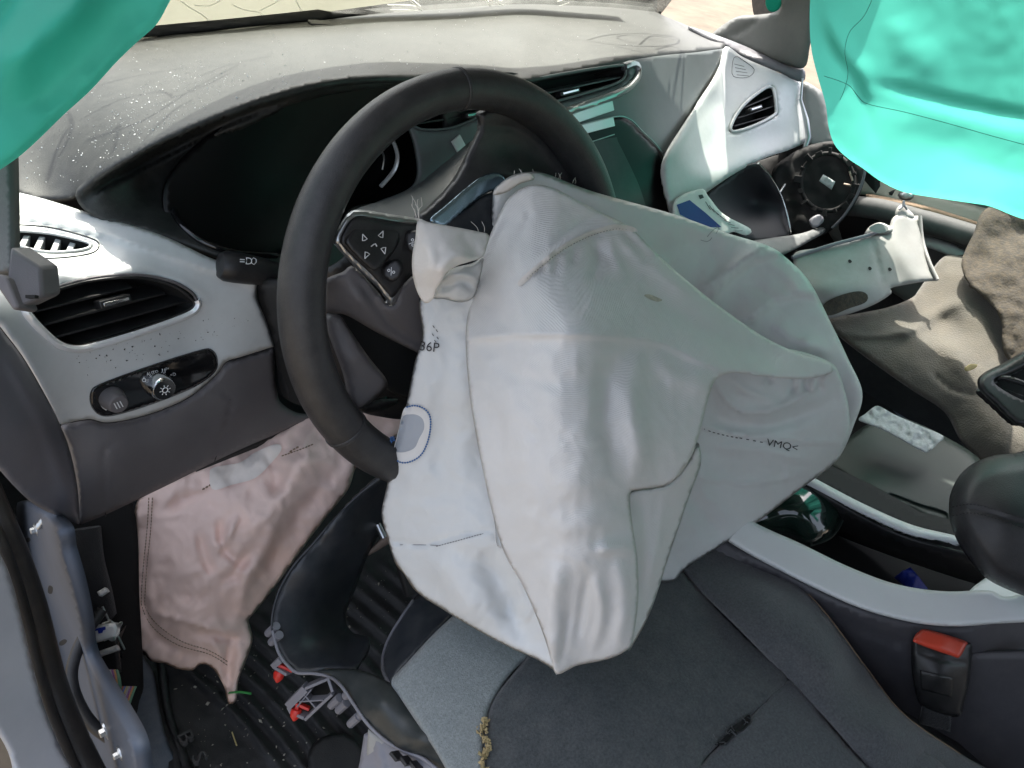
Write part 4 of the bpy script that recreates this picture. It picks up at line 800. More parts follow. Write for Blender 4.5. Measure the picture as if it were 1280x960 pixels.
box('headrest', (-.38, -.99, 1.03), (.13, 0, 0), (0, .05, 0), (0, .01, .08), M['seat_dark'], seat, .04, 4)
# torn cover with foam showing
V = []; Fc = []
V, Fc = [], []
for k in range(110):
    y = 897+78*rng.random()**1.2; x = rng.normal(606+2.5*math.sin(y*.15), 1.6+2.2*(y < 918)); chip(V, Fc, S1.on([(x, y)], .002+rng.random()*.004)[0], rng.uniform(.0012, .0034))
from_py('torn_foam', V, Fc, M['foam'], seat, False)
ho = build_overlay('torn_hole', [(893, 931), (905, 922), (912, 910), (924, 903), (936, 893), (938, 902), (928, 912), (918, 917), (906, 930)], S2, M['void'], seat, .0035, 3)
for k in range(40):
    x, y = random.choice([(900, 927), (915, 914), (930, 901)]); x += random.uniform(-8, 8); y += random.uniform(-6, 6)
    tube('frayed_thread', cr([S2.on([(x, y)], .001)[0], S2.on([(x+random.uniform(-5, 5), y+random.uniform(-4, 4))], .006)[0], S2.on([(x+random.uniform(-9, 9), y+random.uniform(-6, 6))], .003)[0]], n=3), .00035, M['seat_dark'], seat, n=3) if k < 14 else None

# ================================================================== centre console
con = thing('centre_console', 'white edged centre console tray between driver seat and passenger floor', 'console', tuple(at(1080, 720, 'z.3')))
nb = Sheet('white_edge', [(880, 640, 'z.385'), (905, 672, 'z.384'), (935, 692), (965, 708, 'z.385'), (1020, 736), (1080, 762, 'z.39'), (1140, 778), (1190, 783, 'z.40'), (1240, 780), (1310, 772, 'z.415'), (1310, 735, 'z.43'), (1260, 746), (1235, 738, 'z.42'), (1180, 739), (1120, 730, 'z.405'), (1060, 708), (1000, 679, 'z.4'), (945, 654), (900, 625, 'z.4')],
    [], M['white2'], con, 4, .01, roll=(6, .004))
Sheet('white_edge', [(1000, 588, 'z.385'), (1030, 604, 'z.387'), (1080, 630), (1140, 656, 'z.39'), (1196, 670, 'z.392'), (1260, 690), (1260, 705, 'z.392'), (1196, 680), (1138, 668, 'z.388'), (1078, 642), (1026, 615, 'z.383'), (995, 597)], [], M['white2'], con, 4, .01, roll=(3, .003))
Sheet('end_trim', [(1210, 745, 'z.405'), (1224, 728, 'z.40'), (1245, 722), (1310, 740, 'z.41'), (1310, 765), (1240, 757, 'z.405')], [], M['white2'], con, 4, .01, roll=(4, .003))
Sheet('side_wall', [(870, 640, 'z.375'), (905, 674, 'z.375'), (965, 711, 'z.376'), (1080, 765, 'z.381'), (1190, 786, 'z.391'), (1310, 776, 'z.405'), (1310, 1000, 'x-.0'), (1200, 960, 'x-.045'), (1060, 840, 'x-.10'), (960, 730, 'x-.14'), (890, 690, 'x-.17')],
    [], M['wallc'], con, 7, .01, creases=[([(905, 690), (1000, 745), (1090, 795), (1180, 815), (1310, 812)], -.004, 4, 'R', 1)])
Sheet('lower_wall', [(905, 694, 'x-.148'), (1000, 750, 'x-.11'), (1090, 800, 'x-.078'), (1180, 818, 'x-.05'), (1310, 815, 'x-.01'), (1310, 1000, 'x-.01'), (1200, 980, 'x-.05'), (1000, 800, 'x-.12')], [], M['wallc'], con, 8, .006, corners=True)
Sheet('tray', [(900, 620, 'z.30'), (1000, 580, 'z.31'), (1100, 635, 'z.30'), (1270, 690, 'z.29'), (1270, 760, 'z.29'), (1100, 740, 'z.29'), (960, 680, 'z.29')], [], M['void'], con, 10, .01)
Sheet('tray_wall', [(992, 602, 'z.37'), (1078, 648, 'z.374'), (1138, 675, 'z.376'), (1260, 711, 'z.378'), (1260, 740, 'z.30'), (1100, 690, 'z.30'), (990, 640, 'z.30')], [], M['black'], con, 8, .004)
Sheet('outer_wall', [(985, 588, 'z.36'), (1030, 578), (1090, 606, 'z.34'), (1150, 640), (1265, 668, 'z.34'), (1265, 700, 'z.385'), (1196, 672, 'z.385'), (1138, 660, 'z.382'), (1080, 634, 'z.38'), (1028, 607, 'z.378')], [], M['void'], con, 6, .004, corners=True)  # black sheet added to darken the gap beside the tray
lid = Sheet('gloss_lid', [(925, 660, 'z.35'), (945, 640, 'z.36'), (985, 610, 'z.375'), (1010, 600, 'z.378'), (1035, 608, 'z.378'), (1050, 628, 'z.37'), (1052, 648, 'z.355'), (1038, 670, 'z.345'), (1012, 681, 'z.338'), (985, 672, 'z.335'), (950, 664, 'z.34')], [(1000, 638, 'z.372')], M['lid_reflection'], con, 4, .006, roll=(12, .012))
stroke_on('lid_edge', [(1012, 600), (1036, 608), (1052, 630), (1053, 650), (1038, 672), (1012, 682)], lid, .0018, M['smoke'], con, -.008)
arm = Sheet('armrest', [(1186, 640, .765), (1189, 614), (1204, 589, .785), (1230, 573), (1265, 567, .79), (1330, 570, .79), (1330, 760, .72), (1290, 748), (1262, 738, .735), (1232, 722), (1206, 692, .75), (1191, 664)], [(1260, 640, .735), (1240, 690, .735)], M['leather2'], con, 4, pillow=.09, roll=(26, .05), creases=[([(1188, 640), (1215, 636), (1250, 645), (1320, 668)], -.003, 2.5, 'g')])
dashes_on('armrest_stitch', [(1190, 645), (1215, 641), (1250, 650), (1320, 674)], arm, .0007, M['thread_dark'], con, 4.5, .65)
dashes_on('armrest_stitch', [(1190, 634), (1215, 630), (1250, 639), (1320, 661)], arm, .0007, M['thread_dark'], con, 4.5, .65)
pk = thing('wrapper', 'small blue wrapper lying in the dark console tray', 'wrapper', tuple(at(1135, 725, 'z.31')))
Sheet('foil', [(1117, 722, 'z.31'), (1128, 714, 'z.33'), (1138, 709, 'z.335'), (1148, 720, 'z.33'), (1160, 736, 'z.31'), (1140, 740, 'z.31')], [], M['blue'], pk, 3, .002, corners=True, rough=(.004, .08))

# ================================================================== belt buckle
bk = thing('belt_buckle', 'black seat belt buckle with red release button beside the seat bolster', 'belt buckle', tuple(at(1175, 890, .78)))
def quad(pts, s): return [at(x, y, s) for x, y in pts]
ctr = at(1176, 855, .775); ux = at(1212, 858, .775)-at(1141, 850, .775); hx = ux/2
dn = at(1172, 908, .775)-at(1178, 800, .775); uy = dn-ux*(dn@ux)/(ux@ux); uy /= np.linalg.norm(uy); un = np.cross(ux/np.linalg.norm(ux), uy);
if un@(C-ctr) < 0: un = -un
ub = ctr+un*.004
hw = np.linalg.norm(hx); ux_ = ux/np.linalg.norm(ux)
def bk_box(nm, cx, cy, hw_, hh, hd, off, m, bev):
    return box(nm, ub+ux_*cx+uy*cy+un*off, ux_*hw_, uy*hh, un*hd, m, bk, bev, 3)
b_ = Sheet('casing', [(1140, 800, .772), (1146, 794), (1160, 789, .775), (1208, 802, .775), (1215, 810), (1212, 850, .775), (1205, 880), (1198, 896, .785), (1170, 890), (1150, 880, .785), (1143, 860), (1139, 830, .775)], [(1175, 845, .762)], M['black'], bk, 3.5, .028, roll=(6, .008), creases=[([(1142, 812), (1175, 824), (1212, 830)], -.002, 2, 'g')])
build_overlay('casing_emboss', [(1150, 838), (1192, 848), (1190, 872), (1151, 862)], b_, M['black'], bk, .0012, 3, True, .001)
text_on('casing_mark', 'SRS', 1172, 856, 6, 12, b_, M['black'], bk, .0022)
Sheet('release_button', [(1142, 799, .757), (1148, 790, .766), (1160, 787, .77), (1206, 801, .77), (1207, 808, .765), (1199, 822, .757), (1190, 820, .756), (1150, 806, .756)], [(1178, 803, .760)], M['orange'], bk, 3, .006, roll=(4, .003), creases=[([(1150, 805), (1175, 813), (1196, 820)], -.002, 2, 'g')])
Sheet('strap', [(1155, 880, .79), (1190, 888, .79), (1188, 915, .80), (1150, 905, .80)], [], M['carpet'], bk, 4, .004, corners=True)

# ================================================================== driver footwell
fm = thing('floor_mat', 'ribbed black rubber floor mat strewn with debris in the driver footwell', 'floor mat', tuple(at(350, 900, 'z.015')))
ribs = []
for k in range(15):
    x = 250+k*24; ribs.append(([(x-60, 800-k*8), (x+10, 860-k*8), (x+60, 910-k*8), (x+120, 985-k*8)], .010, 5, 'g'))
FM = Sheet('mat_sheet', [(188, 820, 'z.03'), (195, 850, 'z.02'), (205, 900), (222, 940, 'z.015'), (245, 1000, 'z.01'), (420, 1000), (620, 1000, 'z.01'), (680, 900), (680, 740, 'z.02'), (600, 640, 'z.06'), (500, 570, 'z.12'), (380, 600, 'z.12'), (280, 700, 'z.08')], [(400, 850, 'z.005')], M['rubber'], fm, 5, .012, roll=(8, -.012), creases=ribs, rough=(.002, .03))
Sheet('mat_lip', [(196, 826, 'z.05'), (206, 826), (216, 890, 'z.03'), (236, 945), (262, 1000, 'z.025'), (242, 1000), (222, 945, 'z.03'), (204, 890)], [], M['rubber'], fm, 4, .01, roll=(4, .006))
hp = Sheet('heel_pad', [(385, 950, 'z.02'), (392, 930), (412, 918, 'z.022'), (435, 918), (453, 935, 'z.022'), (460, 965), (455, 1000, 'z.018'), (395, 1000)], [], M['rubber'], fm, 4, .006, roll=(3, .004))
FP = Sheet('flat', [(200, 880, 'z.032'), (300, 880, 'z.032'), (300, 990, 'z.032')], [], None, build=False)
for k, (ch, x, y) in enumerate((('B', 234, 924), ('S', 250, 948), ('T', 266, 972))):
    t_ = text_on('raised_letter', ch, x, y, 20, 62, FP, M['letter'], fm, .0); md = t_.modifiers.new('t', 'SOLIDIFY'); md.thickness = .008; md.offset = 0
lc = thing('footwell_liner', 'blue grey carpet liner along the driver door sill beside the mat', 'carpet liner', tuple(at(195, 900, 'z.06')))
LN = Sheet('liner_side', [(168, 808, .865), (182, 826), (192, 842, .885), (197, 872), (206, 915, .90), (225, 960), (246, 1000, .905), (160, 1000, .875), (162, 940), (164, 880, .875)], [], M['sillcarpet'], lc, 4, .008, roll=(3, .003), rough=(.001, .05))
tube('liner_edge', cr([at(*p) for p in ((134, 640, .88), (146, 690, .885), (153, 740, .887), (160, 785, .89), (168, 815, .887), (172, 830, .885), (168, 860, .88), (164, 900, .878), (162, 960, .873), (166, 1000, .875))]), .0052, M['carpet'], lc, flat=.7)
Sheet('kick_panel', [(118, 640, .92), (136, 642), (150, 690, .93), (162, 760), (170, 812, .93), (200, 800, .95), (200, 640, .94), (150, 620, .93)], [], M['carpet'], lc, 6, .006, corners=True)
# dirt on the mat
V = []; Fc = []
def scatter(name, sheet, n, poly, s0, s1, m, off, label, cat):
    V, Fc = [], []; poly = np.array(poly, float); lo, hi = poly.min(0), poly.max(0); P = []
    while len(P) < n:
        q = rng.uniform(lo, hi, (n, 2)); q = q[inside(q, poly)]; P += list(q)
    P = np.array(P[:n]); X = sheet.on(P, off)
    for x in X: chip(V, Fc, x, s0*(s1/s0)**(rng.random()**2.2))
    o = from_py(name, V, Fc, m, None, False); tag(o, label, cat, 'stuff'); return o
scatter('floor_debris', FM, 240, [(210, 840), (260, 960), (420, 960), (430, 840), (560, 760), (540, 680), (440, 700), (320, 800)], .0007, .0032, mat('floor_grit', (.34, .31, .25), .8, var=.4, vscale=200), .006, 'pale grit and scraps scattered over the ribbed black mat', 'debris')
for pts, lab in (([(452, 797), (460, 775), (458, 766)], 'bent upright straw bit on the mat inside the torn dark trim'), ([(418, 808), (430, 813)], 'short flat straw bit on the mat close to the torn trim lobe'), ([(290, 915), (296, 932)], 'straw bit on the open black mat near the raised letters')):
    tag(tube('straw', cr([at(x, y, 'z.022') for x, y in pts]), .0009, M['leaf'], None, n=5), lab, 'straw', group='straw bits on the driver mat')

# ================================================================== torn-off knee trim with red clips
tr = thing('detached_trim', 'curved dark knee trim torn off and propped in the footwell, red clips on its edge', 'trim panel', tuple(at(440, 780, .78)))
T1 = Sheet('trim_band', [(500, 572, .80), (482, 590), (448, 618, .79), (418, 648), (392, 678, .775), (368, 705), (350, 735, .765), (341, 765), (340, 790, .755), (348, 815), (360, 832, .745), (372, 842), (390, 841, .74), (408, 836), (425, 835, .735), (445, 837), (462, 800, .80), (440, 790, .86), (432, 770), (445, 735, .89), (462, 690), (480, 660, .88), (500, 630, .86), (520, 590, .84)],
    [(400, 720, .785), (390, 780, .79), (440, 670, .80), (385, 815, .765), (420, 810, .79)], M['trimdark'], tr, 4.5, .004, roll=(3, .003))
T2 = Sheet('trim_lobe', [(398, 838, .735), (418, 836), (440, 836, .725), (462, 841), (485, 852, .70), (505, 868), (525, 892, .675), (548, 918), (575, 955, .65), (592, 985, .64), (560, 975), (530, 948, .655), (500, 936), (478, 922, .675), (458, 902), (440, 876, .70), (426, 856), (412, 845)],
    [(480, 880, .672), (450, 858, .70), (530, 925, .645)], M['trimgreen'], tr, 4, .004, roll=(3, .002))
for pts, s_ in (([(340, 785), (348, 815), (360, 832), (372, 841), (392, 842), (412, 846), (426, 857), (440, 877), (458, 903), (478, 923), (500, 937), (530, 949), (565, 978)], None),):
    d_ = [.756, .747, .744, .742, .738, .732, .71, .699, .682, .674, .668, .654, .645]
    tube('trim_edge', cr([at(p[0], p[1], d-.001) for p, d in zip(pts, d_)]), .0016, M['trimback'], tr)
tube('trim_edge', cr([at(*p) for p in ((478, 596, .788), (448, 619, .787), (418, 649, .78), (392, 679, .772), (368, 706, .766), (350, 736, .762), (341, 766, .756), (340, 788, .753))]), .0012, M['trimdark'], tr)
# ribbed back: little box of ribs, posts and clips
def rib(a, b, d0, d1, wpx, m=None):
    A, B = at(a[0], a[1], d0), at(b[0], b[1], d1); return band('rib', np.linspace(A, B, 3), fw, .012, wpx, m or M['trimback'], tr, .0005)
rib((414, 845), (384, 858), .745, .75, .003); rib((384, 858), (362, 880), .75, .755, .008); rib((362, 880), (366, 888), .755, .756, .004); rib((366, 888), (384, 896), .756, .75, .003)
rib((384, 896), (418, 864), .75, .738, .003); rib((418, 864), (412, 846), .738, .742, .003); rib((378, 874), (408, 872), .752, .742, .0015); rib((381, 864), (398, 884), .752, .745, .0015); rib((392, 858), (374, 880), .75, .754, .0015)
Sheet('rib_box', [(366, 884), (386, 858), (412, 846), (420, 864), (386, 897)], [(390, 870, .765)], M['void'], tr, 4, .004, corners=True)
rib((344, 830), (354, 822), .755, .75, .006); rib((345, 832), (362, 842), .755, .75, .003)
for (x, y, d) in ((335, 792, .765), (339, 803, .762), (414, 882, .74), (423, 888, .735), (432, 870, .72), (438, 905, .72), (446, 898, .715)):
    p = at(x, y, d); q = at(x+12, y-11, d-.01); lathe('rib_post', p, q-p, [(0, .0042), (.018, .0045)], M['trimback'], tr, 10)
for (x, y, d) in ((350, 838, .752), (371, 886, .752)):
    c = thing('x', 'x', 'x') if False else None
    p = at(x, y, d); ax2 = at(x-3, y+12, d)-p; ax2 /= np.linalg.norm(ax2)
    hd = lathe('clip', p, ax2, [(0, .0052), (.003, .0058), (.008, .0048), (.0125, .0012)], M['red'], tr, 14)
    side_ = rt*.5+up*.1
    box('clip_wing', p-ax2*.004+rt*.003, rt*.009+up*-.004, fw*.003, ax2*.0016, M['red'], hd, .0006)
    box('clip_neck', p-ax2*.002, rt*.002, fw*.002, ax2*.004, M['red'], hd, .0006)
Sheet('trim_bracket', [(455, 918, .69), (474, 920), (495, 934, .675), (530, 948, .66), (560, 972, .65), (560, 1000), (440, 1000, .68), (450, 950, .69)], [], M['trimback'], tr, 5, .012, corners=True, creases=[([(470, 925), (490, 1000)], .004, 3, 'g')])
Sheet('bracket_tab', [(460, 912, .685), (484, 930, .68), (468, 954, .685), (458, 950, .688)], [], M['shelltrim'], tr, 4, .002, corners=True)
for x in (492, 504, 516): rib((x, 940+(x-492)*.5), (x+8, 950+(x-492)*.5), .66, .655, .003, M['black'])
# metal pin and wood-coloured bracket on the column beyond it
pn = thing('pedal_bracket', 'small metal pin and bracket beyond the torn trim near the wheel base', 'bracket', tuple(at(465, 670, .86)))
Sheet('bracket_plate', [(455, 696, .87), (484, 668, .86), (500, 672), (462, 694, .87)], [], mat('raw_bracket', (.2, .15, .12), .6), pn, 4, .004, corners=True)
tube('pin', [at(472, 655, .86), at(480, 672, .86)], .004, M['satin'], pn); tube('pin', [at(455, 655, .87), at(459, 672, .87)], .0015, M['satin'], pn)
# brake pedal hint in the dark
pd = thing('brake_pedal', 'black brake pedal deep in the dark driver footwell', 'pedal', tuple(at(520, 690, 'z.12')))
box('pedal_pad', at(535, 700, 'z.10'), (.05, 0, 0), (0, .02, .03), (0, -.006, .004), M['rubber'], pd, .004)
tube('pedal_arm', [at(535, 700, 'z.11'), at(535, 700, 'z.11')+np.array([0, .12, .25])], .008, M['black'], pd)

# ================================================================== door jamb at the left
jm = thing('door_jamb', 'slate painted door jamb with black weatherstrip at the lower left', 'door jamb', tuple(at(60, 800, .75)))
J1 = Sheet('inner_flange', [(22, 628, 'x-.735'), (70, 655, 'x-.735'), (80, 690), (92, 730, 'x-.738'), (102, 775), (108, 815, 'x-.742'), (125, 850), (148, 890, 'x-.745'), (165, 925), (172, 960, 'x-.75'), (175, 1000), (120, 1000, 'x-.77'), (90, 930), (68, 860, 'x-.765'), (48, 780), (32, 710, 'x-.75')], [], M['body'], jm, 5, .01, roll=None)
for pts in ([(61, 732), (66, 734), (65, 742), (60, 741)],): build_overlay('flange_hole', pts, J1, M['void'], jm, .001, 3)
build_overlay('flange_hole', [(74, 803), (80, 799), (84, 801), (80, 806), (75, 807)], J1, M['void'], jm, .001, 2)
build_overlay('flange_hole', [(33, 673), (37, 672), (38, 676), (34, 678)], J1, M['void'], jm, .001, 2)
tube('weatherstrip', cr([at(*p) for p in ((-20, 600, .60), (0, 650, .605), (20, 700, .62), (38, 755, .635), (52, 810, .65), (64, 855, .66), (80, 900, .665), (100, 945, .67), (128, 1000, .675))], n=10), np.interp(np.linspace(0, 1, 81), [0, .4, 1], [.0095, .012, .0135]), M['seal'], jm, n=14)
tube('weatherstrip_lip', cr([at(*p) for p in ((-22, 640, .59), (0, 680, .595), (20, 735, .61), (35, 790, .625), (48, 845, .635), (62, 890, .645), (82, 940, .65), (108, 1000, .655))], n=10), .006, M['seal'], jm, n=10)
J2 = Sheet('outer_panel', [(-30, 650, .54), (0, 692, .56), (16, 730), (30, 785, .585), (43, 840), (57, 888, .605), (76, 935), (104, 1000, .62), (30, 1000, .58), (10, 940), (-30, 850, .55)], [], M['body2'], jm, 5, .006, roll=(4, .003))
def bolt(p, ax, r, parent, m=M['satin']):
    b = lathe('bolt', p, ax, [(0, r*1.7), (.0012, r*1.7), (.0015, r), (.005, r), (.0056, r*.8)], m, parent, 6, 25); lathe('washer', p-ax*.0006, ax, [(0, r*2.1), (.0014, r*2.0)], m, b, 20); return b
nj = J1.normal(60, 760)
for x, y, r in ((45, 662, .0035), (132, 914, .0042), (150, 942, .003)): bolt(at(x, y, J1.depth([(x, y)])[0]-.004), nj, r, jm)
lathe('stud', at(47, 660, .735), (at(56, 648, .735)-at(47, 660, .735)), [(0, .003), (.004, .0036), (.006, .003), (.008, .0036), (.011, .003), (.015, .0036), (.017, .003)], M['satin'], jm, 12)
wh = thing('wiring_harness', 'black cable loom with coloured wires and white connector inside the door jamb', 'wiring', tuple(at(130, 820, .8)))
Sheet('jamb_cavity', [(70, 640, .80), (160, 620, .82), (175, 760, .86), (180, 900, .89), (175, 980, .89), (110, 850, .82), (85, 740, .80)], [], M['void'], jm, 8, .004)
tube('cable_loom', cr([at(*p) for p in ((128, 762, .765), (112, 785, .755), (98, 810, .745), (90, 838, .738), (92, 862, .735), (103, 888, .74), (118, 908, .745), (136, 922, .75))]), .0058, M['black'], wh)
tube('cable_loom', cr([at(*p) for p in ((108, 660, .80), (112, 700, .80), (122, 740, .81), (128, 770, .82))]), .014, M['carpet'], wh)
for k, c in enumerate(((.5, .12, .08), (.12, .2, .5), (.55, .45, .2), (.4, .4, .42), (.3, .12, .35), (.6, .3, .12), (.15, .3, .2))):
    m_ = mat('wire_colour', c, .45, var=.03); x0 = 130+k*2.6
    tube('wire', cr([at(x0, 838, .755), at(x0+3, 848, .75), at(x0+2+k*.4, 860, .755), at(x0+5, 872, .77)]), .0016, m_, wh, n=6)
    tube('wire', cr([at(x0+24, 858, .78), at(x0+20, 868, .775), at(x0+16, 880, .77)]), .0013, m_, wh, n=6)
for pts in (((123, 760), (118, 772), (113, 776)), ((128, 758), (136, 775), (143, 790)), ((95, 772), (104, 790), (106, 796)), ((142, 785), (150, 800), (156, 812))): tube('cable_tie', cr([at(x, y, .785) for x, y in pts]), .0011, M['satin'], wh, n=5)
cn = Sheet('connector', [(107, 789, .76), (111, 784), (138, 779, .76), (145, 781), (146, 790, .76), (141, 797), (115, 805, .76), (108, 803)], [], M['wirewhite'], wh, 3, .02, roll=(3, .004))
build_overlay('connector_slot', [(119, 786), (132, 783), (132, 787), (129, 788), (128, 791), (123, 792), (122, 788), (119, 789)], cn, M['blue'], wh, .001, 2, True)
Sheet('connector', [(112, 818, .79), (146, 806, .79), (148, 811), (114, 823)], [], M['wirewhite'], wh, 3, .004, corners=True)
Sheet('connector', [(108, 806, .80), (148, 794, .80), (152, 840, .81), (118, 848, .81)], [], M['black'], wh, 4, .02, corners=True, roll=(4, .004))
Sheet('connector', [(121, 740, .78), (131, 734, .78), (134, 738), (124, 745)], [], M['wirewhite'], wh, 3, .004, corners=True)
# grey bracket and pillar trim hanging at the far left
pb = thing('hanging_bracket', 'grey plastic pillar trim end hanging over the left air outlet', 'bracket', tuple(at(10, 300, .48)))
Sheet('pillar_strip', [(-40, 150, .50), (12, 190, .50), (13, 260), (13, 338, .49), (-40, 345, .49)], [], M['pillar'], pb, 5, .01, corners=True)
P8 = [at(-8, 335, .475), at(12, 312, .482), at(51, 335, .488), at(55, 371, .486), at(18, 387, .478), at(2, 350, .474)]
prism('bracket_box', [at(12, 308, .485), at(51, 334, .487), at(54, 371, .485), at(22, 386, .478), at(8, 348, .478)], fw*.02+up*.004, M['knee'], pb, .002)
prism('bracket_arm', [at(-10, 340, .474), at(8, 346, .474), at(24, 384, .474), at(16, 388, .474), at(-10, 350, .474)], fw*.02, M['knee'], pb, .0015)
box('bracket_slot', at(40, 371, .479), rt*.003, up*.001, fw*.002, M['void'], pb, 0)

# ================================================================== passenger side
pdr = thing('passenger_door', 'grey passenger door card with armrest under the large teal curtain', 'car door', tuple(at(1160, 260, 'x.72')))
D1 = Sheet('door_card', [(1010, 150, 'x.76'), (1100, 140, 'x.75'), (1300, 160, 'x.74'), (1300, 420, 'x.74'), (1200, 420, 'x.74'), (1060, 330, 'x.75'), (1010, 250, 'x.76')], [], M['door'], pdr, 8, .02, corners=True)
D2 = Sheet('door_trim', [(1066, 226, 'x.735'), (1090, 222), (1160, 240, 'x.725'), (1300, 282, 'x.715'), (1300, 305), (1232, 288, 'x.70'), (1150, 264), (1090, 246, 'x.71'), (1062, 240)], [], mat('beige_door_trim', (.26, .25, .21), .5, dust=.1), pdr, 5, .01, roll=(4, .006))
tube('armrest_bar', cr([at(*p) for p in ((1050, 256, 'x.70'), (1100, 262, 'x.69'), (1160, 278, 'x.685'), (1232, 300, 'x.68'), (1300, 322, 'x.675'))]), [.02]*33, mat('dark_armrest', (.065, .068, .068), .7, bump=.3, bscale=900, dust=.1), pdr, n=16)
Sheet('armrest_edge', [(1090, 243, 'x.70'), (1160, 258, 'x.69'), (1238, 283, 'x.685'), (1238, 287), (1160, 264, 'x.685'), (1090, 248, 'x.69')], [], M['thread_tan'], pdr, 4, .003)
Sheet('door_pocket', [(1120, 300, 'x.70'), (1160, 296, 'x.70'), (1206, 312, 'x.69'), (1200, 324), (1160, 310, 'x.69'), (1122, 306)], [], M['white'], pdr, 4, .005, roll=(3, .004))
Sheet('handle_recess', [(1112, 240, 'x.712'), (1124, 236), (1136, 240), (1130, 246), (1118, 246)], [], M['void'], pdr, 3, .004)
Sheet('door_handle', [(1122, 243, 'x.70'), (1132, 238), (1142, 242, 'x.70'), (1140, 249), (1128, 250)], [], M['satin'], pdr, 3, .006, roll=(3, .004))
Sheet('handle_recess', [(1195, 270, 'x.71'), (1215, 262), (1245, 272), (1240, 280), (1215, 276)], [], M['void'], pdr, 3, .004)
# blower housing seen where the glovebox was
bl = thing('blower_housing', 'black round blower housing with pale label exposed beside the passenger door', 'blower', tuple(at(1035, 230, 'x.66')))
BP = Sheet('housing_plate', [(965, 215, 'x.62'), (985, 195), (1010, 182, 'x.67'), (1045, 176), (1074, 184, 'x.69'), (1082, 210), (1076, 240, 'x.67'), (1058, 270), (1036, 290, 'x.64'), (1010, 300), (985, 290, 'x.6'), (965, 260)], [(1030, 235, 'x.66')], M['void'], bl, 5, .01, roll=(4, .006), rough=(.004, .06))  # plate, ring and lugs in cavity black: their shade is in the colour
bc = np.array([1034, 228]); bn = BP.normal(1034, 228)
ringp = [(bc[0]+34*math.cos(q)*.98, bc[1]+36*math.sin(q)) for q in np.linspace(0, 2*math.pi, 40, endpoint=False)]
tube('housing_ring', BP.on(ringp, .012), .0045, M['void'], bl, True, 8)
for k in range(16):
    q = 2*math.pi*k/16+.1; a = BP.on([(bc[0]+32*math.cos(q), bc[1]+34*math.sin(q))], .016)[0]; b = BP.on([(bc[0]+42*math.cos(q), bc[1]+44*math.sin(q))], .016)[0]
    band('housing_lug', np.linspace(a, b-(b-a)*.4*(k % 2), 3), np.cross(b-a, bn), (.006+.004*(k % 3)), .004, M['void'], bl, .001)
build_overlay('rating_label', [(1024, 226), (1029, 218), (1044, 227), (1039, 237)], BP, M['label'], bl, .018, 3, True, .001)
for pts in ([(1054, 172), (1062, 178), (1070, 186), (1076, 194)], [(1070, 196), (1073, 200)], [(1062, 214), (1066, 226)], [(1055, 230), (1064, 232)]): tube('copper_lead', cr([at(x, y, 'x.66') for x, y in pts]), .0022, mat('copper_lead', (.45, .33, .26), .45), bl, n=6)
tube('housing_edge', cr([at(*p) for p in ((1080, 192, 'x.66'), (1081, 215, 'x.655'), (1072, 242, 'x.65'), (1056, 268, 'x.64'), (1040, 285, 'x.63'))]), .0025, M['cap'], bl)
Sheet('metal_clip', [(1012, 275, 'x.6'), (1024, 268), (1030, 276), (1018, 285)], [], M['trimback'], bl, 3, .004)
# glovebox bin, its lid edge, papers
gb = thing('glovebox_bin', 'dark open glovebox bin with a pale rounded edge under the white trim', 'glovebox', tuple(at(950, 280, 'y.14')))
G1 = Sheet('bin_wall', [(882, 250, 'y.19'), (905, 228), (940, 206, 'y.2'), (955, 212), (972, 236, 'y.17'), (983, 262), (988, 292, 'y.12'), (960, 300), (930, 296, 'y.12'), (905, 280)], [(940, 255, 'y.2')], mat('navy_bin', (.012, .013, .018), .6), gb, 5, .004)
tube('bin_edge', cr([at(*p) for p in ((948, 204, 'y.195'), (962, 220, 'y.185'), (974, 240, 'y.168'), (982, 262, 'y.148'), (987, 284, 'y.125'), (988, 292, 'y.12'))]), .0022, M['chrome'], gb)
Sheet('bin_sill', [(935, 303, 'y.10'), (960, 298), (1000, 292, 'y.1'), (1026, 284, 'y.1'), (1031, 290), (1008, 304, 'y.08'), (985, 316), (972, 320, 'y.06'), (955, 312)], [], M['door'], gb, 4, .012, roll=(4, .006), creases=[([(950, 308), (1000, 298), (1030, 287)], -.002, 2, 'g')])
lf = thing('leaflet', 'printed white leaflet with a blue block in the glovebox opening', 'leaflet', tuple(at(890, 270, 'y.13')))
LS = Sheet('sheet_paper', [(843, 252, 'y.155'), (876, 236, 'y.165'), (886, 246), (905, 268), (938, 286, 'y.12'), (933, 294, 'y.115'), (915, 290), (895, 300), (850, 290, 'y.13')], [(890, 262, 'y.145')], M['paper'], lf, 4, .0008)
build_overlay('blue_block', [(846, 256), (862, 250), (882, 266), (902, 284), (880, 284), (850, 268)], LS, M['blue'], lf, .0012, 3, True)
build_overlay('mark', [(873, 244), (878, 243), (880, 247), (875, 249)], LS, M['ink'], lf, .0012, 2, True)
for k in range(9): stroke_on('text_line', [(882+k*4.6, 252+k*4.6), (888+k*5.0, 262+k*3.3)], LS, .0005, M['thread_grey'], lf, .0008, False, False)
text_on('print', 'Manual', 872, 276, 6, 38, LS, M['paper'], lf, .0024) if False else None
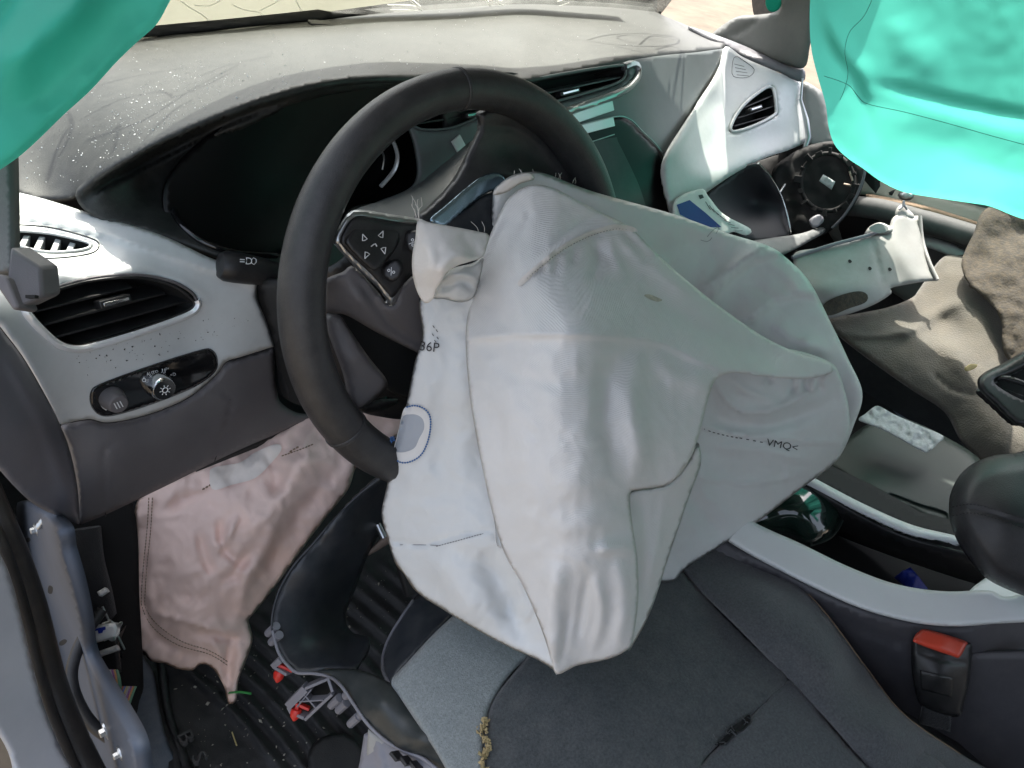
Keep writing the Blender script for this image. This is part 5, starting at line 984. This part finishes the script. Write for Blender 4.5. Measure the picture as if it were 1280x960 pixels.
# broken pillar trim piece
bt_ = thing('broken_trim', 'broken pale trim piece with a torn clip lying by the passenger door', 'trim piece', tuple(at(1090, 330, 1.25)))
B1 = Sheet('trim_shell', [(992, 318, 1.24), (1020, 310, 1.25), (1055, 302, 1.26), (1085, 294, 1.265), (1100, 292), (1110, 286, 1.27), (1116, 272), (1126, 268, 1.275), (1140, 270), (1150, 272, 1.28), (1153, 300), (1160, 325, 1.25), (1170, 346), (1172, 350, 1.235), (1150, 353), (1114, 360, 1.235), (1115, 366), (1098, 378, 1.22), (1075, 388), (1045, 397, 1.2), (1020, 398), (1010, 380, 1.19), (1000, 350, 1.21)],
    [(1060, 340, 1.225), (1130, 320, 1.25), (1040, 370, 1.195)], M['shelltrim'], bt_, 4, .004, roll=(2, .002), holes=[], creases=[([(1090, 296), (1098, 330), (1106, 362)], -.004, 2.2, 'r'), ([(1000, 355), (1050, 362), (1110, 360)], .008, 14, 'g'), ([(1128, 270), (1120, 300), (1138, 340), (1160, 350)], .003, 10, 'g')])
build_overlay('felt_patch', [(1028, 392), (1030, 380), (1048, 370), (1072, 364), (1084, 368), (1082, 378), (1060, 386), (1040, 394)], B1, M['felt2'], bt_, .002, 4)
Sheet('trim_collar', [(1080, 296, 1.27), (1086, 284), (1100, 278, 1.275), (1114, 284), (1115, 290), (1100, 293), (1090, 293)], [], M['shelltrim'], bt_, 3, .01, roll=(3, .004)); build_overlay('collar_hole', [(1086, 285), (1098, 279), (1111, 285), (1104, 291), (1092, 290)], B1, M['door'], bt_, .012, 3)
Sheet('clip_tower', [(1119, 272, 1.275), (1121, 260), (1130, 255, 1.28), (1136, 262), (1142, 268), (1142, 274, 1.275), (1130, 272)], [], M['shelltrim'], bt_, 3, .01, roll=(2, .003))
tube('clip_hook', cr([at(x, y, 1.275) for x, y in ((1124, 262), (1128, 258), (1130, 251), (1130, 256), (1134, 262))]), .002, M['trimback'], bt_, n=6)
tube('trim_lip', cr([at(*p) for p in ((990, 322, 1.235), (1040, 306, 1.25), (1085, 294, 1.262), (1112, 284, 1.27))]), .003, M['trimback'], bt_)
tube('trim_lip', cr([at(*p) for p in ((1150, 270, 1.275), (1153, 300, 1.268), (1161, 326, 1.248), (1172, 350, 1.232))]), .003, M['shelltrim'], bt_)
for x, y in ((1087, 335), (1062, 326), (1112, 336)): build_overlay('mount_hole', [(x-2, y), (x, y-2), (x+3, y+1), (x, y+3)], B1, M['void'], bt_, .001, 2)
# loose felt liner
fl = thing('felt_liner', 'loose grey felt floor liner sheet draped across the passenger side', 'floor liner', tuple(at(1150, 450, 1.3)))
FL = Sheet('felt_sheet', [(1030, 400, 1.24), (1070, 392), (1110, 384, 1.26), (1140, 372), (1150, 360, 1.3), (1178, 322), (1205, 318, 1.32), (1240, 300), (1310, 275, 1.32), (1310, 440, 1.22), (1310, 640, 1.08), (1240, 640), (1225, 580, 1.13), (1200, 550), (1180, 515, 1.17), (1140, 488), (1100, 460, 1.2), (1060, 430), (1040, 412, 1.23)],
    [(1200, 380, 1.24), (1140, 440, 1.2), (1250, 400, 1.22), (1200, 470, 1.17), (1250, 560, 1.1), (1180, 400, 1.25)], M['felt'], fl, 4, .012, rough=(.003, .02, 4.), roll=(5, .008),
    creases=[([(1110, 418), (1140, 414), (1158, 400), (1200, 375)], 0.0072, 8, 'g'), ([(1135, 405), (1150, 425), (1190, 440), (1215, 475)], 0.0084, 14, 'g'), ([(1040, 415), (1090, 422), (1145, 414)], 0.0060, 9, 'R', 1), ([(1168, 470), (1190, 488), (1215, 494)], -0.0048, 6, 'R', 1), ([(1180, 330), (1200, 350), (1230, 370)], 0.0036, 14, 'g')])
F2 = Sheet('coarse_flap', [(1203, 322, 1.260), (1216, 294), (1238, 258, 1.295), (1320, 262, 1.270), (1320, 470, 1.140), (1264, 452, 1.165), (1253, 430), (1252, 404, 1.185), (1240, 382, 1.200), (1212, 356), (1203, 338, 1.245)], [(1250, 330, 1.230)], M['felt2'], fl, 4, .006, rough=(.0035, .06, 8.), roll=(2, .003), creases=[([(1218, 345), (1245, 300), (1300, 285)], -.012, 16, 'g')])
tag(Sheet('dry_leaf', [(1206, 460), (1214, 455), (1222, 456), (1218, 461), (1208, 464)], [(1214, 459, 1.155)], M['leaf'], None, 2.5, .001).obj, 'small pale yellow leaf lying on the grey felt', 'leaf')
# smoked tray and crumpled label
ty = thing('smoked_tray', 'dusty smoked plastic tray lying on the passenger floor by the console', 'tray', tuple(at(1120, 590, 1.1)))
TY = Sheet('tray_shell', [(1030, 578, 1.12), (1050, 556), (1085, 530, 1.16), (1120, 520), (1180, 545, 1.14), (1230, 580), (1250, 640, 1.02), (1230, 665), (1180, 656, 1.0), (1130, 636), (1090, 614, 1.04), (1055, 596)], [(1120, 580, 1.09)], M['smoke'], ty, 5, .004, roll=(6, .012), creases=[([(1040, 590), (1090, 616), (1150, 642), (1200, 655)], .006, 5, 'g')])
stroke_on('tray_lip', [(1040, 586), (1088, 612), (1110, 622), (1112, 616), (1150, 630), (1182, 640), (1186, 650)], TY, .002, M['smoke'], ty, .003)
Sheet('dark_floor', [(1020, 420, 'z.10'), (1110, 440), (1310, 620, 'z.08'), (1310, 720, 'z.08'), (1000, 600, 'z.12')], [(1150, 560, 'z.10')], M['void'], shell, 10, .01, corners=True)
lb = thing('crumpled_label', 'crumpled silvery paper label strip on the smoked tray', 'label', tuple(at(1125, 535, 1.1)))
Sheet('label_strip', [(1074, 525, 1.10), (1082, 517), (1092, 509, 1.12), (1100, 508), (1118, 518, 1.11), (1150, 532), (1179, 545, 1.08), (1172, 554), (1160, 565, 1.06), (1150, 562), (1120, 545, 1.075), (1095, 533)], [], M['label'], lb, 2.5, .001, rough=(.005, .11))
# passenger seat grip frame at the right edge
sg = thing('seat_grip', 'black moulded plastic grip frame with slots at the right edge above armrest', 'grip', tuple(at(1260, 490, 1.0)))
SG = Sheet('grip_frame', [(1222, 482, .98), (1225, 470), (1250, 456, 1.0), (1310, 434, 1.0), (1310, 538, .95), (1285, 534), (1268, 530, .955), (1245, 508), (1228, 492)], [], M['black'], sg, 4, .02, roll=(7, .01), holes=[[(1242, 476), (1262, 464), (1320, 444), (1320, 510), (1290, 504), (1262, 492)]])
Sheet('grip_back', [(1236, 480, 1.01), (1262, 458), (1315, 438, 1.02), (1315, 520), (1290, 514, .985), (1255, 500)], [], M['void'], sg, 6, .004)
for y in (0, 18, 36): strip = Sheet('grip_bar', [(1246, 474+y*.4, .99), (1262, 470+y), (1310, 488+y, .97), (1310, 494+y), (1262, 477+y, .985)], [], M['black'], sg, 4, .008, roll=(2, .002))

# ================================================================== through the glass
wsb = Sheet('windscreen_band', [(170, 47, 'z.665'), (300, 33), (430, 20, 'z.672'), (560, 2), (700, -18, 'z.675'), (800, 6, 'z.675'), (826, 14), (812, 0, 'z.69'), (790, -25), (700, -36, 'z.69'), (560, -12), (500, -2, 'z.69'), (430, 8), (300, 22, 'z.683'), (193, 32), (150, 38, 'z.68')], [], M['void'], shell, 5, .006)
wd = lambda x, y: float(((ws_a+np.array([0, -.006, 0])-C)@ws_n)/(rays([(x, y)])[0]@ws_n))
CG = Sheet('cracked_glass', [(120, 54, wd(120, 54)), (430, 12, wd(430, 12)), (560, -6, wd(560, -6)), (780, -22, wd(780, -22)), (790, -42, wd(790, -42)), (450, -34), (120, -30)], [], M['milk'], shell, 8, 0, corners=True)
for k in range(16):
    x0 = rng.uniform(180, 720); y0 = rng.uniform(-30, 25); a = rng.uniform(-.5, .35); L = [(x0, y0)]
    for j in range(5): a += rng.normal(0, .3); L.append((L[-1][0]+18*math.cos(a), L[-1][1]+18*math.sin(a)))
    stroke_on('glass_crack', L, CG, .0005, M['crack'], shell, .001)
box('bonnet', (0, 1.45, .53), (.82, 0, 0), (0, .58, -.05), (0, .004, .05), mat('pale_bonnet', (.62, .61, .56), .55, dust=.2, dcol=(.45, .42, .35)), shell, .02)
hb = None if True else Sheet('bonnet', [(120, 60, 'z.58'), (560, 4, 'z.58'), (800, 10, 'z.58'), (800, -120, 'z.55'), (400, -120, 'z.53'), (120, -60, 'z.54')], [], M['body2'], shell, 12, .01)
hs = Sheet('bonnet_edge', [(800, -120, 'z.5')]+[(810, 10, 'z.5'), (820, 0, 'z.45')], [], M['body2'], shell, 8, .01, corners=True) if False else None
# quarter window sill, pillar trim on the passenger side
pp = Sheet('pillar_trim', [(888, 46, 'x.72'), (905, 30, 'x.73'), (925, 20), (950, 18, 'x.725'), (972, 12), (985, -20, 'x.70'), (1012, -30, 'x.69'), (1017, 20), (1012, 60, 'x.69'), (1006, 84, 'x.70'), (985, 82), (940, 66, 'x.71'), (905, 52)], [], M['pillar'], shell, 5, .012, roll=(4, .006), creases=[([(905, 46), (925, 40), (945, 26), (955, 17)], -.004, 3, 'g')])
Sheet('pad_border', [(860, 33, 'z.69'), (890, 42), (930, 57, 'x.70'), (985, 82), (1005, 86, 'x.71'), (1002, 103, 'x.71'), (965, 86), (930, 70, 'x.66'), (907, 58), (890, 50, 'z.69')], [], M['cap'], shell, 5, .01, roll=(3, .005))
tube('far_pillar', cr([np.array((.73, .46, .83)), np.array((.69, .42, .90)), np.array((.625, .36, .98)), np.array((.55, .28, 1.07))]), np.interp(np.linspace(0, 1, 25), [0, .3, 1], [.05, .08, .08]), M['pillar'], shell)  # made thick and set inward to keep sun off the white trim
tube('near_pillar', [np.array((-.76, .76, .66)), np.array((-.64, .38, 1.04))], .025, M['pillar'], shell)
box('far_door_shell', (.80, -.2, .27), (.02, 0, 0), (0, 1.0, 0), (0, 0, .33), M['carpet'], shell, .01)
# marker scrawl on the windscreen: its shadow falls on the pad
mk = [[(735, 50), (760, 44), (800, 42), (840, 46), (850, 52), (835, 57), (800, 58), (760, 55), (738, 51)], [(790, 54), (770, 47), (790, 44), (815, 50)], [(800, 56), (815, 45), (845, 50)],
      [(770, 58), (800, 65), (815, 70), (812, 80)], [(812, 80), (835, 92), (850, 98), (872, 100)], [(835, 95), (842, 70)], [(843, 92), (853, 64), (872, 92)], [(820, 62), (840, 58), (856, 66)], [(808, 93), (830, 102), (874, 105)],
      [(75, 195), (90, 160), (85, 140)], [(120, 108), (170, 95), (230, 85)], [(100, 150), (150, 125), (200, 115), (215, 122), (205, 127)], [(110, 175), (180, 150), (240, 112), (300, 80)], [(140, 165), (148, 158), (142, 190)], [(60, 225), (70, 190), (85, 160)], [(215, 122), (250, 110), (290, 90)], [(180, 175), (215, 140), (240, 125)], [(250, 95), (290, 80), (340, 70)]]
for L in mk:
    P = resample(cr(L, n=6), 5); X = np.array([on_screen(x, SUN) for x in top.on(P)])
    band('marker_scrawl', X, np.cross(ws_n, X[-1]-X[0]), .0035 if L[0][0] < 400 else .004, .0012, M['marker'], shell, 0)
# glass crumbs on the dashboard pad
scatter('glass_crumbs', top, 520, [(20, 235), (90, 235), (250, 140), (420, 92), (560, 92), (700, 80), (850, 55), (780, 15), (560, 12), (180, 60), (60, 100)], .0004, .0015, M['crumb'], .0008, 'glittering glass crumbs scattered over the charcoal dashboard top', 'glass crumbs')
scatter('glass_crumbs', top, 420, [(130, 205), (250, 135), (320, 95), (240, 75), (170, 110), (110, 170)], .0003, .001, M['crumb'], .0006, 'dense patch of tiny glass crumbs on the left of the dashboard top', 'glass crumbs')
scatter('dark_crumbs', dt, 70, [(90, 445), (270, 395), (320, 400), (250, 430), (110, 470)], .0004, .0013, M['void'], .0006, 'dark crumbs scattered on the white trim below the left outlet', 'crumbs')
ty_ = thing('tyre', 'dark tyre standing on gravel seen through the passenger quarter window', 'tyre', tuple(at(925, 0, 3.4)))
tc = at(1000, -40, 3.4); tn = np.array([.8, -.5, .1]); tn /= np.linalg.norm(tn)
lathe('tread', tc-tn*.1, tn, [(0, .20), (.0, .27), (.03, .31), (.17, .31), (.2, .27), (.2, .2)], M['tyre'], ty_, 40)
lathe('rim_disc', tc-tn*.06, tn, [(0, .195), (.1, .2)], M['satin'], ty_, 24)
tag(Sheet('curtain_glimpse', [(957, 4), (960, -6), (972, -8), (977, 4), (972, 13), (962, 14)], [(967, 4, 'x.70')], M['teal'], None, 3, .001).obj, 'teal patch added for the curtain showing through a hole in the far pillar trim', 'curtain patch')  # added patch standing for the curtain behind a hole in the trim
# every thing sits where its parts are
